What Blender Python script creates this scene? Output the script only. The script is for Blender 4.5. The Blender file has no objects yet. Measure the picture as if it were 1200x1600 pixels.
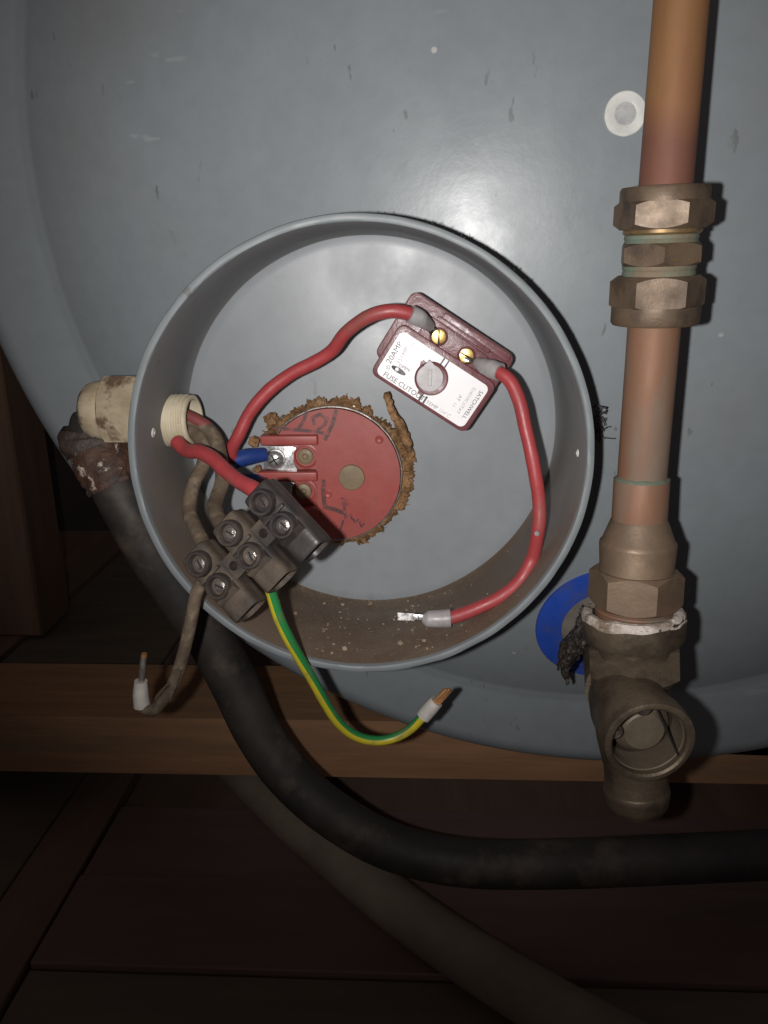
import bpy, bmesh, math, random
from mathutils import Vector, Matrix, noise
random.seed(7)
sc = bpy.context.scene
col = sc.collection

# ------------------------------------------------------------------ camera
U = 0.00068                      # one working unit in metres (15 mm copper pipe = 22 units)
F = 1200.0                       # focal length in photo pixels (1200 x 1600)
n_c = Vector((60, 362, -F)).normalized()          # tank axis (+Y) seen in camera space
x_c = Vector((1, 0, 60 / F)).normalized()
z_c = x_c.cross(n_c).normalized()
M = Matrix((x_c, n_c, z_c))      # camera -> world
def ray(px, py): return M @ Vector((px - 600, 800 - py, -F))
_d = ray(600, 1215)
CAM = Vector((0, -400 * U, -_d.z * (480 * U / _d.y) + 36 * U))    # floor boards at z = 0, underside of the beam 36 units above
FLOOR_SHIFT = -18.0
DSH = 0.0                        # depth offset of the things that sit on the cup's floor
def P(px, py, D):                # photo pixel at distance D (units) measured along the tank axis
    d = ray(px, py); D = D + DSH
    return CAM + d * (D * U / d.y)
def K(px, py, D):                # metres per photo pixel there
    d = ray(px, py)
    return (D + DSH) * U / d.y
def floorD(py, h=0):             # distance at which a ray meets the height h
    d = ray(600, py)
    return ((h - CAM.z) / d.z) * d.y / U
cam_d = bpy.data.cameras.new('Camera')
cam = bpy.data.objects.new('Camera', cam_d); col.objects.link(cam)
cam.matrix_world = Matrix.Translation(CAM) @ M.to_4x4()
cam_d.lens = F / 1600 * 36; cam_d.sensor_width = 36; cam_d.sensor_fit = 'AUTO'
cam_d.clip_start = 0.01; cam_d.clip_end = 50
sc.camera = cam
sc.render.resolution_x = 768; sc.render.resolution_y = 1024

# ------------------------------------------------------------------ light: the phone's flash, plus an added faint ambient fill standing in for haze
w = bpy.data.worlds.new('World'); sc.world = w; w.use_nodes = True
w.node_tree.nodes['Background'].inputs[0].default_value = (1.0, 0.84, 0.83, 1)
w.node_tree.nodes['Background'].inputs[1].default_value = 0.082
ld = bpy.data.lights.new('phone_flash', 'SPOT')
lo = bpy.data.objects.new('phone_flash', ld); col.objects.link(lo)
lo.location = CAM + M @ Vector((-28 * U, -3 * U, 0))
aim = P(690, 480, 400)
lo.rotation_euler = (aim - lo.location).to_track_quat('-Z', 'Y').to_euler()
ld.energy = 3.15; ld.spot_size = math.radians(93); ld.spot_blend = 1.0
ld.shadow_soft_size = 0.0030; ld.color = (1.0, 0.97, 0.95)
sc.view_settings.view_transform = 'Standard'; sc.view_settings.look = 'None'
sc.view_settings.exposure = 0; sc.view_settings.gamma = 1
sc.view_settings.use_curve_mapping = False

# ------------------------------------------------------------------ materials
def mat(name, c1, c2=None, rough=0.6, metal=0.0, scale=60, bump=0.0, bscale=None, c3=None, t3=(0.55, 0.7), s3=25,
        detail=6, rvar=0.12, stretch=None, t2=(0.35, 0.65), spec=0.5, zb=None):
    m = bpy.data.materials.new(name); m.use_nodes = True
    nt = m.node_tree; N = nt.nodes; L = nt.links
    b = N['Principled BSDF']; b.inputs['Metallic'].default_value = metal
    b.inputs['Specular IOR Level'].default_value = spec
    tc = N.new('ShaderNodeTexCoord'); src = tc.outputs['Object']
    if stretch:
        mp = N.new('ShaderNodeMapping'); mp.inputs['Scale'].default_value = stretch
        L.new(src, mp.inputs[0]); src = mp.outputs[0]
    def nz(s, d=detail, o=0.0):
        n = N.new('ShaderNodeTexNoise'); n.inputs['Scale'].default_value = s; n.inputs['Detail'].default_value = d
        n.inputs['Roughness'].default_value = 0.62; L.new(src, n.inputs['Vector']); return n
    def ramp(fac, a, bb, ca, cb):
        r = N.new('ShaderNodeValToRGB'); e = r.color_ramp.elements
        e[0].position = a; e[1].position = bb; e[0].color = (*ca, 1); e[1].color = (*cb, 1)
        L.new(fac, r.inputs[0]); return r
    n1 = nz(scale)
    colr = ramp(n1.outputs['Fac'], t2[0], t2[1], c1, c2 or tuple(x * 0.8 for x in c1)).outputs[0]
    if c3:
        n3 = nz(s3, 8)
        f = ramp(n3.outputs['Fac'], t3[0], t3[1], (0, 0, 0), (1, 1, 1))
        mx = N.new('ShaderNodeMix'); mx.data_type = 'RGBA'
        L.new(f.outputs[0], mx.inputs['Factor']); L.new(colr, mx.inputs['A']); mx.inputs['B'].default_value = (*c3, 1)
        colr = mx.outputs['Result']
    if zb:                           # heat tint: a band along the object's own z
        sp = N.new('ShaderNodeSeparateXYZ'); L.new(tc.outputs['Object'], sp.inputs[0])
        ad = N.new('ShaderNodeMath'); ad.operation = 'MULTIPLY_ADD'; ad.inputs[1].default_value = zb[3]
        L.new(n1.outputs['Fac'], ad.inputs[0]); L.new(sp.outputs[2], ad.inputs[2])
        f = ramp(ad.outputs[0], 0, 1, (1, 1, 1), (0, 0, 0)); mr0 = N.new('ShaderNodeMapRange')
        mr0.inputs['From Min'].default_value = zb[0]; mr0.inputs['From Max'].default_value = zb[1]
        L.new(ad.outputs[0], mr0.inputs['Value']); L.new(mr0.outputs[0], f.inputs[0])
        mx2 = N.new('ShaderNodeMix'); mx2.data_type = 'RGBA'
        L.new(f.outputs[0], mx2.inputs['Factor']); L.new(colr, mx2.inputs['A']); mx2.inputs['B'].default_value = (*zb[2], 1)
        colr = mx2.outputs['Result']
    L.new(colr, b.inputs['Base Color'])
    n4 = nz(scale * 1.7)
    mr = N.new('ShaderNodeMapRange'); mr.inputs['From Min'].default_value = 0.3; mr.inputs['From Max'].default_value = 0.7
    mr.inputs['To Min'].default_value = max(0.02, rough - rvar); mr.inputs['To Max'].default_value = min(1, rough + rvar)
    L.new(n4.outputs['Fac'], mr.inputs['Value']); L.new(mr.outputs[0], b.inputs['Roughness'])
    if bump:
        n5 = nz(bscale or scale * 3, 4)
        bp = N.new('ShaderNodeBump'); bp.inputs['Strength'].default_value = bump; bp.inputs['Distance'].default_value = 0.001
        L.new(n5.outputs['Fac'], bp.inputs['Height']); L.new(bp.outputs[0], b.inputs['Normal'])
    m['c'] = 1
    return m

MAT = {}
MAT['red_pvc'] = mat('red_pvc', (0.355, 0.046, 0.050), (0.29, 0.040, 0.043), 0.48, scale=120, c3=(0.20, 0.075, 0.060), t3=(0.53, 0.72), s3=70, bump=0.10)
MAT['dusty_red_pvc'] = mat('dusty_red_pvc', (0.20, 0.035, 0.035), (0.13, 0.05, 0.04), 0.6, scale=120)
MAT['brown_pvc'] = mat('brown_pvc', (0.13, 0.095, 0.062), (0.075, 0.052, 0.035), 0.75, scale=150, bump=0.35, c3=(0.19, 0.15, 0.10), t3=(0.5, 0.7), s3=260)
MAT['blue_crimp'] = mat('blue_crimp', (0.012, 0.045, 0.22), (0.01, 0.03, 0.15), 0.45, scale=150)
MAT['grey_sleeve'] = mat('grey_sleeve', (0.36, 0.34, 0.34), (0.24, 0.23, 0.23), 0.45, scale=200)
MAT['white_sleeve'] = mat('white_sleeve', (0.55, 0.52, 0.48), (0.40, 0.37, 0.34), 0.5, scale=200)
MAT['tinned'] = mat('tinned', (0.75, 0.74, 0.72), (0.5, 0.49, 0.47), 0.28, 1.0, scale=260)
MAT['zinc'] = mat('zinc', (0.62, 0.62, 0.62), (0.36, 0.36, 0.36), 0.34, 0.85, scale=300, bump=0.1)
MAT['old_steel'] = mat('old_steel', (0.42, 0.39, 0.36), (0.22, 0.19, 0.16), 0.45, 0.7, scale=300, bump=0.15)
MAT['flange_steel'] = mat('flange_steel', (0.34, 0.31, 0.27), (0.16, 0.12, 0.09), 0.5, 0.55, scale=140, bump=0.25, c3=(0.10, 0.055, 0.03), t3=(0.5, 0.62), s3=90)
MAT['brass_screw'] = mat('brass_screw', (0.68, 0.47, 0.17), (0.45, 0.30, 0.10), 0.3, 0.9, scale=260)
MAT['copper_strand'] = mat('copper_strand', (0.72, 0.36, 0.16), (0.5, 0.25, 0.10), 0.38, 0.7, scale=300)
MAT['black_plastic'] = mat('black_plastic', (0.020, 0.017, 0.017), (0.034, 0.028, 0.026), 0.45, scale=120, bump=0.12, c3=(0.07, 0.052, 0.04), t3=(0.55, 0.75), s3=130)
MAT['dusty_block'] = mat('dusty_block', (0.084, 0.061, 0.042), (0.034, 0.026, 0.021), 0.75, scale=110, bump=0.3, bscale=600, c3=(0.024, 0.020, 0.019), t3=(0.48, 0.64), s3=60)
MAT['tower_plastic'] = mat('tower_plastic', (0.026, 0.021, 0.020), (0.050, 0.038, 0.030), 0.5, scale=130, bump=0.2, c3=(0.10, 0.076, 0.056), t3=(0.58, 0.72), s3=110)
MAT['screw_dull'] = mat('screw_dull', (0.50, 0.46, 0.42), (0.18, 0.15, 0.13), 0.30, 0.85, scale=260, bump=0.3)
MAT['dark_hole'] = mat('dark_hole', (0.006, 0.005, 0.005), None, 0.8)
MAT['maroon'] = mat('maroon', (0.155, 0.050, 0.055), (0.115, 0.035, 0.040), 0.36, scale=160, bump=0.12, bscale=900)
MAT['label_white'] = mat('label_white', (0.86, 0.85, 0.85), (0.78, 0.77, 0.78), 0.4, scale=60)
MAT['ink_grey'] = mat('ink_grey', (0.05, 0.045, 0.05), (0.16, 0.15, 0.16), 0.6, scale=500, t2=(0.45, 0.6))
MAT['ink_faint'] = mat('ink_faint', (0.13, 0.12, 0.13), (0.50, 0.49, 0.50), 0.6, scale=420, t2=(0.42, 0.56))
MAT['dial_grey'] = mat('dial_grey', (0.46, 0.44, 0.44), (0.38, 0.36, 0.37), 0.5, scale=200)
MAT['red_cap'] = mat('red_cap', (0.30, 0.058, 0.048), (0.26, 0.048, 0.040), 0.45, scale=70, bump=0.04, c3=(0.24, 0.055, 0.04), t3=(0.55, 0.72), s3=110)
MAT['plug_brown'] = mat('plug_brown', (0.20, 0.145, 0.082), (0.16, 0.112, 0.062), 0.55, scale=200)
MAT['marker'] = mat('marker', (0.075, 0.026, 0.026), (0.24, 0.048, 0.04), 0.5, scale=420, t2=(0.46, 0.66))
MAT['foam'] = mat('foam', (0.33, 0.190, 0.092), (0.115, 0.060, 0.030), 0.95, scale=210, bump=0.9, bscale=700, c3=(0.36, 0.265, 0.16), t3=(0.60, 0.70), s3=120, spec=0.15)
MAT['cream'] = mat('cream', (0.56, 0.50, 0.37), (0.42, 0.36, 0.25), 0.5, scale=100, c3=(0.17, 0.115, 0.07), t3=(0.66, 0.74), s3=120)
MAT['cream_dirty'] = mat('cream_dirty', (0.44, 0.37, 0.26), (0.30, 0.235, 0.15), 0.65, scale=120, bump=0.25, c3=(0.11, 0.072, 0.042), t3=(0.50, 0.58), s3=75)
MAT['conduit'] = mat('conduit', (0.018, 0.0165, 0.016), (0.036, 0.030, 0.026), 0.6, scale=45, c3=(0.095, 0.072, 0.054), t3=(0.54, 0.80), s3=55, bump=0.15, spec=0.3)
MAT['dusty_conduit'] = mat('dusty_conduit', (0.185, 0.155, 0.112), (0.12, 0.098, 0.075), 0.8, scale=30, c3=(0.19, 0.15, 0.11), t3=(0.55, 0.8), s3=60, spec=0.25, bump=0.15)
MAT['torn_sleeve'] = mat('torn_sleeve', (0.085, 0.038, 0.020), (0.04, 0.022, 0.016), 0.7, scale=150, bump=0.7, c3=(0.50, 0.42, 0.34), t3=(0.60, 0.66), s3=190)
MAT['rubber'] = mat('rubber', (0.028, 0.02, 0.017), (0.06, 0.038, 0.026), 0.6, scale=200, bump=0.6)
MAT['copper_new'] = mat('copper_new', (0.275, 0.138, 0.056), (0.215, 0.102, 0.043), 0.64, 0.25, scale=40, stretch=(1, 1, 0.25), c3=(0.22, 0.098, 0.052), t3=(0.50, 0.75), s3=40, zb=(0.010, 0.019, (0.165, 0.070, 0.046), 0.02))
MAT['copper_old'] = mat('copper_old', (0.215, 0.108, 0.062), (0.165, 0.088, 0.056), 0.70, 0.22, scale=60, stretch=(1, 1, 0.3), c3=(0.185, 0.135, 0.098), t3=(0.44, 0.62), s3=60, bump=0.12)
MAT['brass_old'] = mat('brass_old', (0.150, 0.106, 0.070), (0.112, 0.078, 0.052), 0.55, 0.4, scale=90, bump=0.10, bscale=1100, c3=(0.066, 0.047, 0.034), t3=(0.50, 0.66), s3=85)
MAT['brass_bright'] = mat('brass_bright', (0.33, 0.225, 0.11), (0.22, 0.15, 0.08), 0.42, 0.7, scale=200)
MAT['verdigris'] = mat('verdigris', (0.165, 0.120, 0.075), (0.135, 0.185, 0.140), 0.7, 0.2, scale=75, bump=0.4)
MAT['brass_dull'] = mat('brass_dull', (0.175, 0.135, 0.092), (0.120, 0.090, 0.062), 0.48, 0.5, scale=80, bump=0.22, bscale=800, c3=(0.060, 0.044, 0.033), t3=(0.48, 0.66), s3=70)
MAT['fitting_mix'] = mat('fitting_mix', (0.215, 0.150, 0.098), (0.155, 0.110, 0.075), 0.55, 0.4, scale=70, bump=0.2, c3=(0.30, 0.130, 0.072), t3=(0.57, 0.75), s3=60)
MAT['inside_dull'] = mat('inside_dull', (0.20, 0.160, 0.115), (0.14, 0.108, 0.078), 0.6, 0.35, scale=90, bump=0.2)
MAT['ptfe'] = mat('ptfe', (0.60, 0.54, 0.49), (0.40, 0.34, 0.29), 0.55, scale=200, bump=0.6, c3=(0.20, 0.15, 0.11), t3=(0.52, 0.64), s3=90)
MAT['blue_plastic'] = mat('blue_plastic', (0.022, 0.075, 0.42), (0.018, 0.06, 0.34), 0.5, scale=60, c3=(0.055, 0.07, 0.20), t3=(0.5, 0.7), s3=70)
MAT['grommet'] = mat('grommet', (0.19, 0.165, 0.14), (0.12, 0.105, 0.09), 0.75, scale=100, bump=0.3)
MAT['ring_white'] = mat('ring_white', (0.66, 0.66, 0.62), (0.50, 0.51, 0.48), 0.5, scale=130)
MAT['plug_grey'] = mat('plug_grey', (0.30, 0.31, 0.31), (0.48, 0.48, 0.46), 0.55, scale=190)
MAT['black_goo'] = mat('black_goo', (0.022, 0.018, 0.016), (0.09, 0.066, 0.048), 0.5, scale=220, bump=0.9, t2=(0.45, 0.75))
MAT['crumb'] = mat('crumb', (0.30, 0.235, 0.17), (0.17, 0.12, 0.08), 0.9, scale=300)
MAT['wood'] = mat('wood', (0.29, 0.150, 0.074), (0.215, 0.112, 0.057), 0.65, scale=26, stretch=(0.5, 6, 6), bump=0.2, bscale=60, c3=(0.155, 0.105, 0.062), t3=(0.48, 0.70), s3=9)
MAT['wood_dark'] = mat('wood_dark', (0.16, 0.092, 0.058), (0.12, 0.068, 0.044), 0.7, scale=18, stretch=(6, 6, 0.5), bump=0.2)
MAT['board_maroon'] = mat('board_maroon', (0.135, 0.084, 0.078), (0.104, 0.063, 0.060), 0.75, scale=14, stretch=(0.8, 5, 5), bump=0.15, c3=(0.165, 0.108, 0.090), t3=(0.55, 0.75), s3=7)
MAT['board_olive'] = mat('board_olive', (0.115, 0.088, 0.062), (0.085, 0.066, 0.048), 0.75, scale=14, stretch=(0.8, 5, 5), bump=0.15)
MAT['board_brown'] = mat('board_brown', (0.140, 0.088, 0.064), (0.105, 0.066, 0.048), 0.75, scale=14, stretch=(5, 0.8, 5), bump=0.15)
MAT['void_wall'] = mat('void_wall', (0.034, 0.022, 0.020), (0.024, 0.016, 0.015), 0.9, scale=10)

def gy_material():
    m = bpy.data.materials.new('earth_pvc'); m.use_nodes = True
    N = m.node_tree.nodes; L = m.node_tree.links; b = N['Principled BSDF']
    uv = N.new('ShaderNodeUVMap'); sx = N.new('ShaderNodeSeparateXYZ'); L.new(uv.outputs[0], sx.inputs[0])
    tw = N.new('ShaderNodeMath'); tw.operation = 'MULTIPLY_ADD'; tw.inputs[1].default_value = 0.025
    L.new(sx.outputs[0], tw.inputs[0]); L.new(sx.outputs[1], tw.inputs[2])
    ph = N.new('ShaderNodeMath'); ph.operation = 'ADD'; ph.inputs[1].default_value = 0.56; L.new(tw.outputs[0], ph.inputs[0])
    fr = N.new('ShaderNodeMath'); fr.operation = 'FRACT'; L.new(ph.outputs[0], fr.inputs[0])
    r = N.new('ShaderNodeValToRGB'); r.color_ramp.interpolation = 'CONSTANT'
    e = r.color_ramp.elements
    e[0].color = (0.022, 0.20, 0.055, 1); e[1].position = 0.46; e[1].color = (0.50, 0.42, 0.025, 1)
    L.new(fr.outputs[0], r.inputs[0])
    n = N.new('ShaderNodeTexNoise'); n.inputs['Scale'].default_value = 160; n.inputs['Detail'].default_value = 6
    tc = N.new('ShaderNodeTexCoord'); L.new(tc.outputs['Object'], n.inputs[0])
    r2 = N.new('ShaderNodeValToRGB'); r2.color_ramp.elements[0].position = 0.55; r2.color_ramp.elements[1].position = 0.75
    r2.color_ramp.elements[1].color = (0.6, 0.6, 0.6, 1)
    L.new(n.outputs[0], r2.inputs[0])
    mx = N.new('ShaderNodeMix'); mx.data_type = 'RGBA'; mx.inputs['B'].default_value = (0.15, 0.13, 0.07, 1)
    L.new(r2.outputs[0], mx.inputs['Factor']); L.new(r.outputs[0], mx.inputs['A']); L.new(mx.outputs['Result'], b.inputs['Base Color'])
    b.inputs['Roughness'].default_value = 0.42
    return m
MAT['earth_pvc'] = gy_material()

def tank_material(name, dust=False, centre=None, rad=1.0, base=(0.218, 0.243, 0.257), rough=0.36, bump=0.05):
    """grey moulded plastic: faint mottling, scuffs, specks; the cup also holds settled brown dust along its lower side, and painted shade over its inner wall"""
    m = bpy.data.materials.new(name); m.use_nodes = True
    N = m.node_tree.nodes; L = m.node_tree.links; b = N['Principled BSDF']
    geo = N.new('ShaderNodeNewGeometry'); pos = geo.outputs['Position']
    def nz(s, d=8, st=None, r=0.6):
        n = N.new('ShaderNodeTexNoise'); n.inputs['Scale'].default_value = s; n.inputs['Detail'].default_value = d
        n.inputs['Roughness'].default_value = r
        if st:
            mp = N.new('ShaderNodeMapping'); mp.inputs['Scale'].default_value = st[0]; mp.inputs['Rotation'].default_value = st[1]
            L.new(pos, mp.inputs[0]); L.new(mp.outputs[0], n.inputs['Vector'])
        else: L.new(pos, n.inputs['Vector'])
        return n.outputs['Fac']
    def ramp(f, a, c, v0=0.0, v1=1.0):
        r = N.new('ShaderNodeMapRange'); r.inputs['From Min'].default_value = a; r.inputs['From Max'].default_value = c
        r.inputs['To Min'].default_value = v0; r.inputs['To Max'].default_value = v1; r.interpolation_type = 'SMOOTHSTEP'
        L.new(f, r.inputs['Value']); return r.outputs[0]
    def math_(op, a, c):
        k = N.new('ShaderNodeMath'); k.operation = op
        for i, v in enumerate((a, c)):
            if isinstance(v, (int, float)): k.inputs[i].default_value = v
            else: L.new(v, k.inputs[i])
        return k.outputs[0]
    def mix(f, a, c):
        k = N.new('ShaderNodeMix'); k.data_type = 'RGBA'
        L.new(f, k.inputs['Factor'])
        for s, v in (('A', a), ('B', c)):
            if isinstance(v, tuple): k.inputs[s].default_value = (*v, 1)
            else: L.new(v, k.inputs[s])
        return k.outputs['Result']
    c = mix(ramp(nz(9), 0.3, 0.7), base, tuple(x * 0.90 for x in base))
    c = mix(ramp(nz(140, 4), 0.35, 0.7, 0, 0.25), c, tuple(x * 0.75 for x in base))
    # brownish film of grime in soft patches
    c = mix(ramp(nz(6, 6), 0.52, 0.72, 0, 0.35), c, (0.17, 0.15, 0.13))
    # short dark scuffs, kept to a few areas
    sc1 = math_('MULTIPLY', ramp(nz(260, 4, ((1, 1, 0.35), (0, 0.4, 0)), 0.5), 0.66, 0.70), ramp(nz(11, 2), 0.50, 0.58))
    c = mix(math_('MULTIPLY', sc1, 0.5), c, (0.075, 0.068, 0.06))
    sc2 = math_('MULTIPLY', ramp(nz(110, 3, ((0.16, 1, 1), (0, 0.6, 0)), 0.5), 0.68, 0.72), ramp(nz(14, 2), 0.55, 0.62))
    c = mix(math_('MULTIPLY', sc2, 0.25), c, (0.42, 0.42, 0.41))
    v = N.new('ShaderNodeTexVoronoi'); v.inputs['Scale'].default_value = 42; L.new(pos, v.inputs['Vector'])
    sp = math_('MULTIPLY', ramp(v.outputs['Distance'], 0.055, 0.035), ramp(nz(30, 2), 0.55, 0.6))
    c = mix(math_('MULTIPLY', sp, 0.7), c, (0.5, 0.48, 0.45))
    if dust:
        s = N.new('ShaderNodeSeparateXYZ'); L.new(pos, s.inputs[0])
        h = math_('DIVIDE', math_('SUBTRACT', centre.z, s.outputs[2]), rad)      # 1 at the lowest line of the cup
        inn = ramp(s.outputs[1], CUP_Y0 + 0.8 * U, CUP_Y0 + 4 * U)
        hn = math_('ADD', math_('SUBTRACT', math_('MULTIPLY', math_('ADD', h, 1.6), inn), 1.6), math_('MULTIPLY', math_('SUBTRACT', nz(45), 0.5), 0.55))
        c = mix(math_('MULTIPLY', inn, ramp(nz(18), 0.25, 0.7, 0.25, 0.6)), c, (0.128, 0.118, 0.112))  # inner wall tinted darker: grime, with grazing shade put into the colour
        c = mix(ramp(hn, -0.10, 0.72, 0, 0.95), c, (0.105, 0.070, 0.045))
        gr = math_('MULTIPLY', ramp(nz(900, 3), 0.55, 0.68), ramp(hn, 0.5, 1.0))
        c = mix(math_('MULTIPLY', gr, 0.55), c, (0.26, 0.20, 0.14))
        stain = math_('MULTIPLY', ramp(nz(26), 0.45, 0.62), ramp(hn, -0.45, 0.35))
        c = mix(math_('MULTIPLY', stain, 0.55), c, (0.16, 0.125, 0.09))
    L.new(c, b.inputs['Base Color'])
    L.new(ramp(nz(22), 0.3, 0.7, rough - 0.07, rough + 0.10), b.inputs['Roughness'])
    bp = N.new('ShaderNodeBump'); bp.inputs['Strength'].default_value = bump; bp.inputs['Distance'].default_value = 0.001
    L.new(nz(260, 3), bp.inputs['Height']); L.new(bp.outputs[0], b.inputs['Normal'])
    return m

# ------------------------------------------------------------------ mesh helpers
ORG = {}                         # world origin of every root / part
def empty(name, loc, label, cat, group=None):
    o = bpy.data.objects.new(name, None); col.objects.link(o); o.location = loc
    o.empty_display_size = 0.01
    ORG[o.name] = Vector(loc); tag(o, label, cat, group); return o
def tag(o, label=None, cat=None, group=None, kind=None):
    if label: o['label'] = label
    if cat: o['category'] = cat
    if group: o['group'] = group
    if kind: o['kind'] = kind
    return o
class Frame:
    def __init__(s, o, x, y, z, k=1.0): s.o, s.x, s.y, s.z, s.k = Vector(o), x.normalized(), y.normalized(), z.normalized(), k; s.rs = 1.0
    def __call__(s, a, b, c=0): return s.o + (s.x * (a * s.rs) + s.y * (b * s.rs) + s.z * c) * s.k
    def moved(s, a, b, c=0): return Frame(s(a, b, c), s.x, s.y, s.z, s.k)
    def tilt(s, about, ang):
        R = Matrix.Rotation(ang, 3, about)
        return Frame(s.o, R @ s.x, R @ s.y, R @ s.z, s.k)
def img_frame(px, py, D, e):     # x axis along the image direction e on the wall plane, z towards the viewer
    o = P(px, py, D); q = P(px + e[0] * 20, py + e[1] * 20, D)
    x = (q - o).normalized(); z = Vector((0, -1, 0)); y = z.cross(x)
    return Frame(o, x, y, z, K(px, py, D))
def axis_frame(o, d, k=1.0, up=None):
    z = Vector(d).normalized(); u = up or (Vector((0, 0, 1)) if abs(z.z) < 0.9 else Vector((1, 0, 0)))
    x = u.cross(z).normalized(); y = z.cross(x); return Frame(o, x, y, z, k)

class MB:
    def __init__(s): s.bm = bmesh.new(); s.uv = None
    def poly_prism(s, fr, pts, z0, z1, bevel=0.0, seg=2):
        """extruded outline in the frame's xy plane"""
        a = [s.bm.verts.new(fr(x, y, z0)) for x, y in pts]; b = [s.bm.verts.new(fr(x, y, z1)) for x, y in pts]
        n = len(pts); fs = [s.bm.faces.new(a[::-1]), s.bm.faces.new(b)]
        for i in range(n): fs.append(s.bm.faces.new((a[i], a[(i + 1) % n], b[(i + 1) % n], b[i])))
        if bevel:
            es = list(fs[1].edges)
            bmesh.ops.bevel(s.bm, geom=es, offset=bevel * fr.k, segments=seg, affect='EDGES', profile=0.6)
        return s
    def box(s, fr, x0, x1, y0, y1, z0, z1, bevel=0.0, seg=2):
        vs = [s.bm.verts.new(fr(x, y, z)) for x in (x0, x1) for y in (y0, y1) for z in (z0, z1)]
        idx = ((0, 1, 3, 2), (4, 6, 7, 5), (0, 4, 5, 1), (2, 3, 7, 6), (0, 2, 6, 4), (1, 5, 7, 3))
        fs = [s.bm.faces.new([vs[i] for i in f]) for f in idx]
        if bevel:
            es = list({e for f in fs for e in f.edges})
            bmesh.ops.bevel(s.bm, geom=es, offset=bevel * fr.k, segments=seg, affect='EDGES', profile=0.6)
        return s
    def lathe(s, fr, prof, seg=32, closed=False, jitter=None):
        """profile of (r, z) about the frame's z axis; r = 0 closes to a point"""
        rings = []
        for j, (r, z) in enumerate(prof):
            if r <= 1e-6: rings.append([s.bm.verts.new(fr(0, 0, z))])
            else:
                ring = []
                for i in range(seg):
                    t = 2 * math.pi * i / seg
                    q = jitter(j, t, r, z) if jitter else (r, z)
                    ring.append(s.bm.verts.new(fr(q[0] * math.cos(t), q[0] * math.sin(t), q[1])))
                rings.append(ring)
        pairs = list(zip(rings, rings[1:])) + ([(rings[-1], rings[0])] if closed else [])
        for a, b in pairs:
            if len(a) == 1 and len(b) == 1: continue
            for i in range(seg):
                j = (i + 1) % seg
                if len(a) == 1: s.bm.faces.new((a[0], b[i], b[j]))
                elif len(b) == 1: s.bm.faces.new((a[i], b[0], a[j]))
                else: s.bm.faces.new((a[i], b[i], b[j], a[j]))
        return s
    def hexnut(s, fr, R, z0, z1, rot=0.0, ch=0.12, rin=0.0):
        """hexagonal nut with the turned chamfer that bites arcs into its corners"""
        seg = 48; c = math.cos(math.pi / 6); rings = []
        h = abs(z1 - z0); d = 1 if z1 > z0 else -1
        def rad(t):
            a = (t - rot) % (math.pi / 3) - math.pi / 6
            return R * c / math.cos(a)
        for e, zz in ((0, 0.0), (1, 0.0), (2, 0.0), (2, h), (1, h), (0, h)):
            ring = []
            for i in range(seg):
                t = 2 * math.pi * i / seg + rot; r = rad(t)
                if e == 0: ring.append(s.bm.verts.new(fr(R * c * 0.97 * math.cos(t), R * c * 0.97 * math.sin(t), z0 + d * zz))); continue
                drop = (r - R * c * 0.97) * 0.62
                if e == 1: r2 = R * c * 0.985; z = min(drop, h) * 0.02
                else: r2 = r; z = drop
                z = z if zz == 0 else h - z
                ring.append(s.bm.verts.new(fr(r2 * math.cos(t), r2 * math.sin(t), z0 + d * z)))
            rings.append(ring)
        for a, b in zip(rings, rings[1:]):
            for i in range(seg):
                j = (i + 1) % seg; s.bm.faces.new((a[i], b[i], b[j], a[j]))
        s.bm.faces.new(rings[0]); s.bm.faces.new(rings[-1])
        return s
    def tube(s, pts, r, seg=14, sub=8, caps=True, wob=0.0, flat=1.0, straight=False):
        """swept round section through world points; r may be one radius or one per control point"""
        n = len(pts); rs = r if isinstance(r, (list, tuple)) else [r] * n
        c, cr = [], []
        if straight: c, cr = list(pts), list(rs)
        else:
            for i in range(n - 1):
                p0 = pts[i - 1] if i else pts[0] * 2 - pts[1]; p1 = pts[i]; p2 = pts[i + 1]
                p3 = pts[i + 2] if i + 2 < n else pts[-1] * 2 - pts[-2]
                for k in range(sub):
                    t = k / sub
                    c.append(0.5 * ((2 * p1) + (p2 - p0) * t + (2 * p0 - 5 * p1 + 4 * p2 - p3) * t * t + (3 * p1 - p0 - 3 * p2 + p3) * t ** 3))
                    cr.append(rs[i] * (1 - t) + rs[i + 1] * t)
            c.append(pts[-1]); cr.append(rs[-1])
        if wob: c = [q + Vector([noise.noise(q * 60 + Vector((31 * a, 0, 0))) for a in range(3)]) * wob for q in c]
        if s.uv is None: s.uv = s.bm.loops.layers.uv.new('UVMap')
        T = [(c[min(i + 1, len(c) - 1)] - c[max(i - 1, 0)]).normalized() for i in range(len(c))]
        u = T[0].orthogonal().normalized(); rings = []; L = 0; Ls = []
        for i, q in enumerate(c):
            u = (u - T[i] * u.dot(T[i])).normalized(); v = T[i].cross(u)
            rk = cr[i] * (1 + 0.06 * noise.noise(q * 110) + 0.03 * noise.noise(q * 400)) if not straight and cr[i] < 8 * U else cr[i]
            rings.append([s.bm.verts.new(q + (u * math.cos(2 * math.pi * k / seg) + v * math.sin(2 * math.pi * k / seg) * flat) * rk) for k in range(seg)])
            if i: L += (q - c[i - 1]).length
            Ls.append(L)
        for i in range(len(c) - 1):
            for k in range(seg):
                j = (k + 1) % seg
                f = s.bm.faces.new((rings[i][k], rings[i + 1][k], rings[i + 1][j], rings[i][j]))
                for lp, (a, b) in zip(f.loops, ((i, k), (i + 1, k), (i + 1, k + 1), (i, k + 1))):
                    lp[s.uv].uv = (Ls[a] / 0.012, b / seg)
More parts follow.
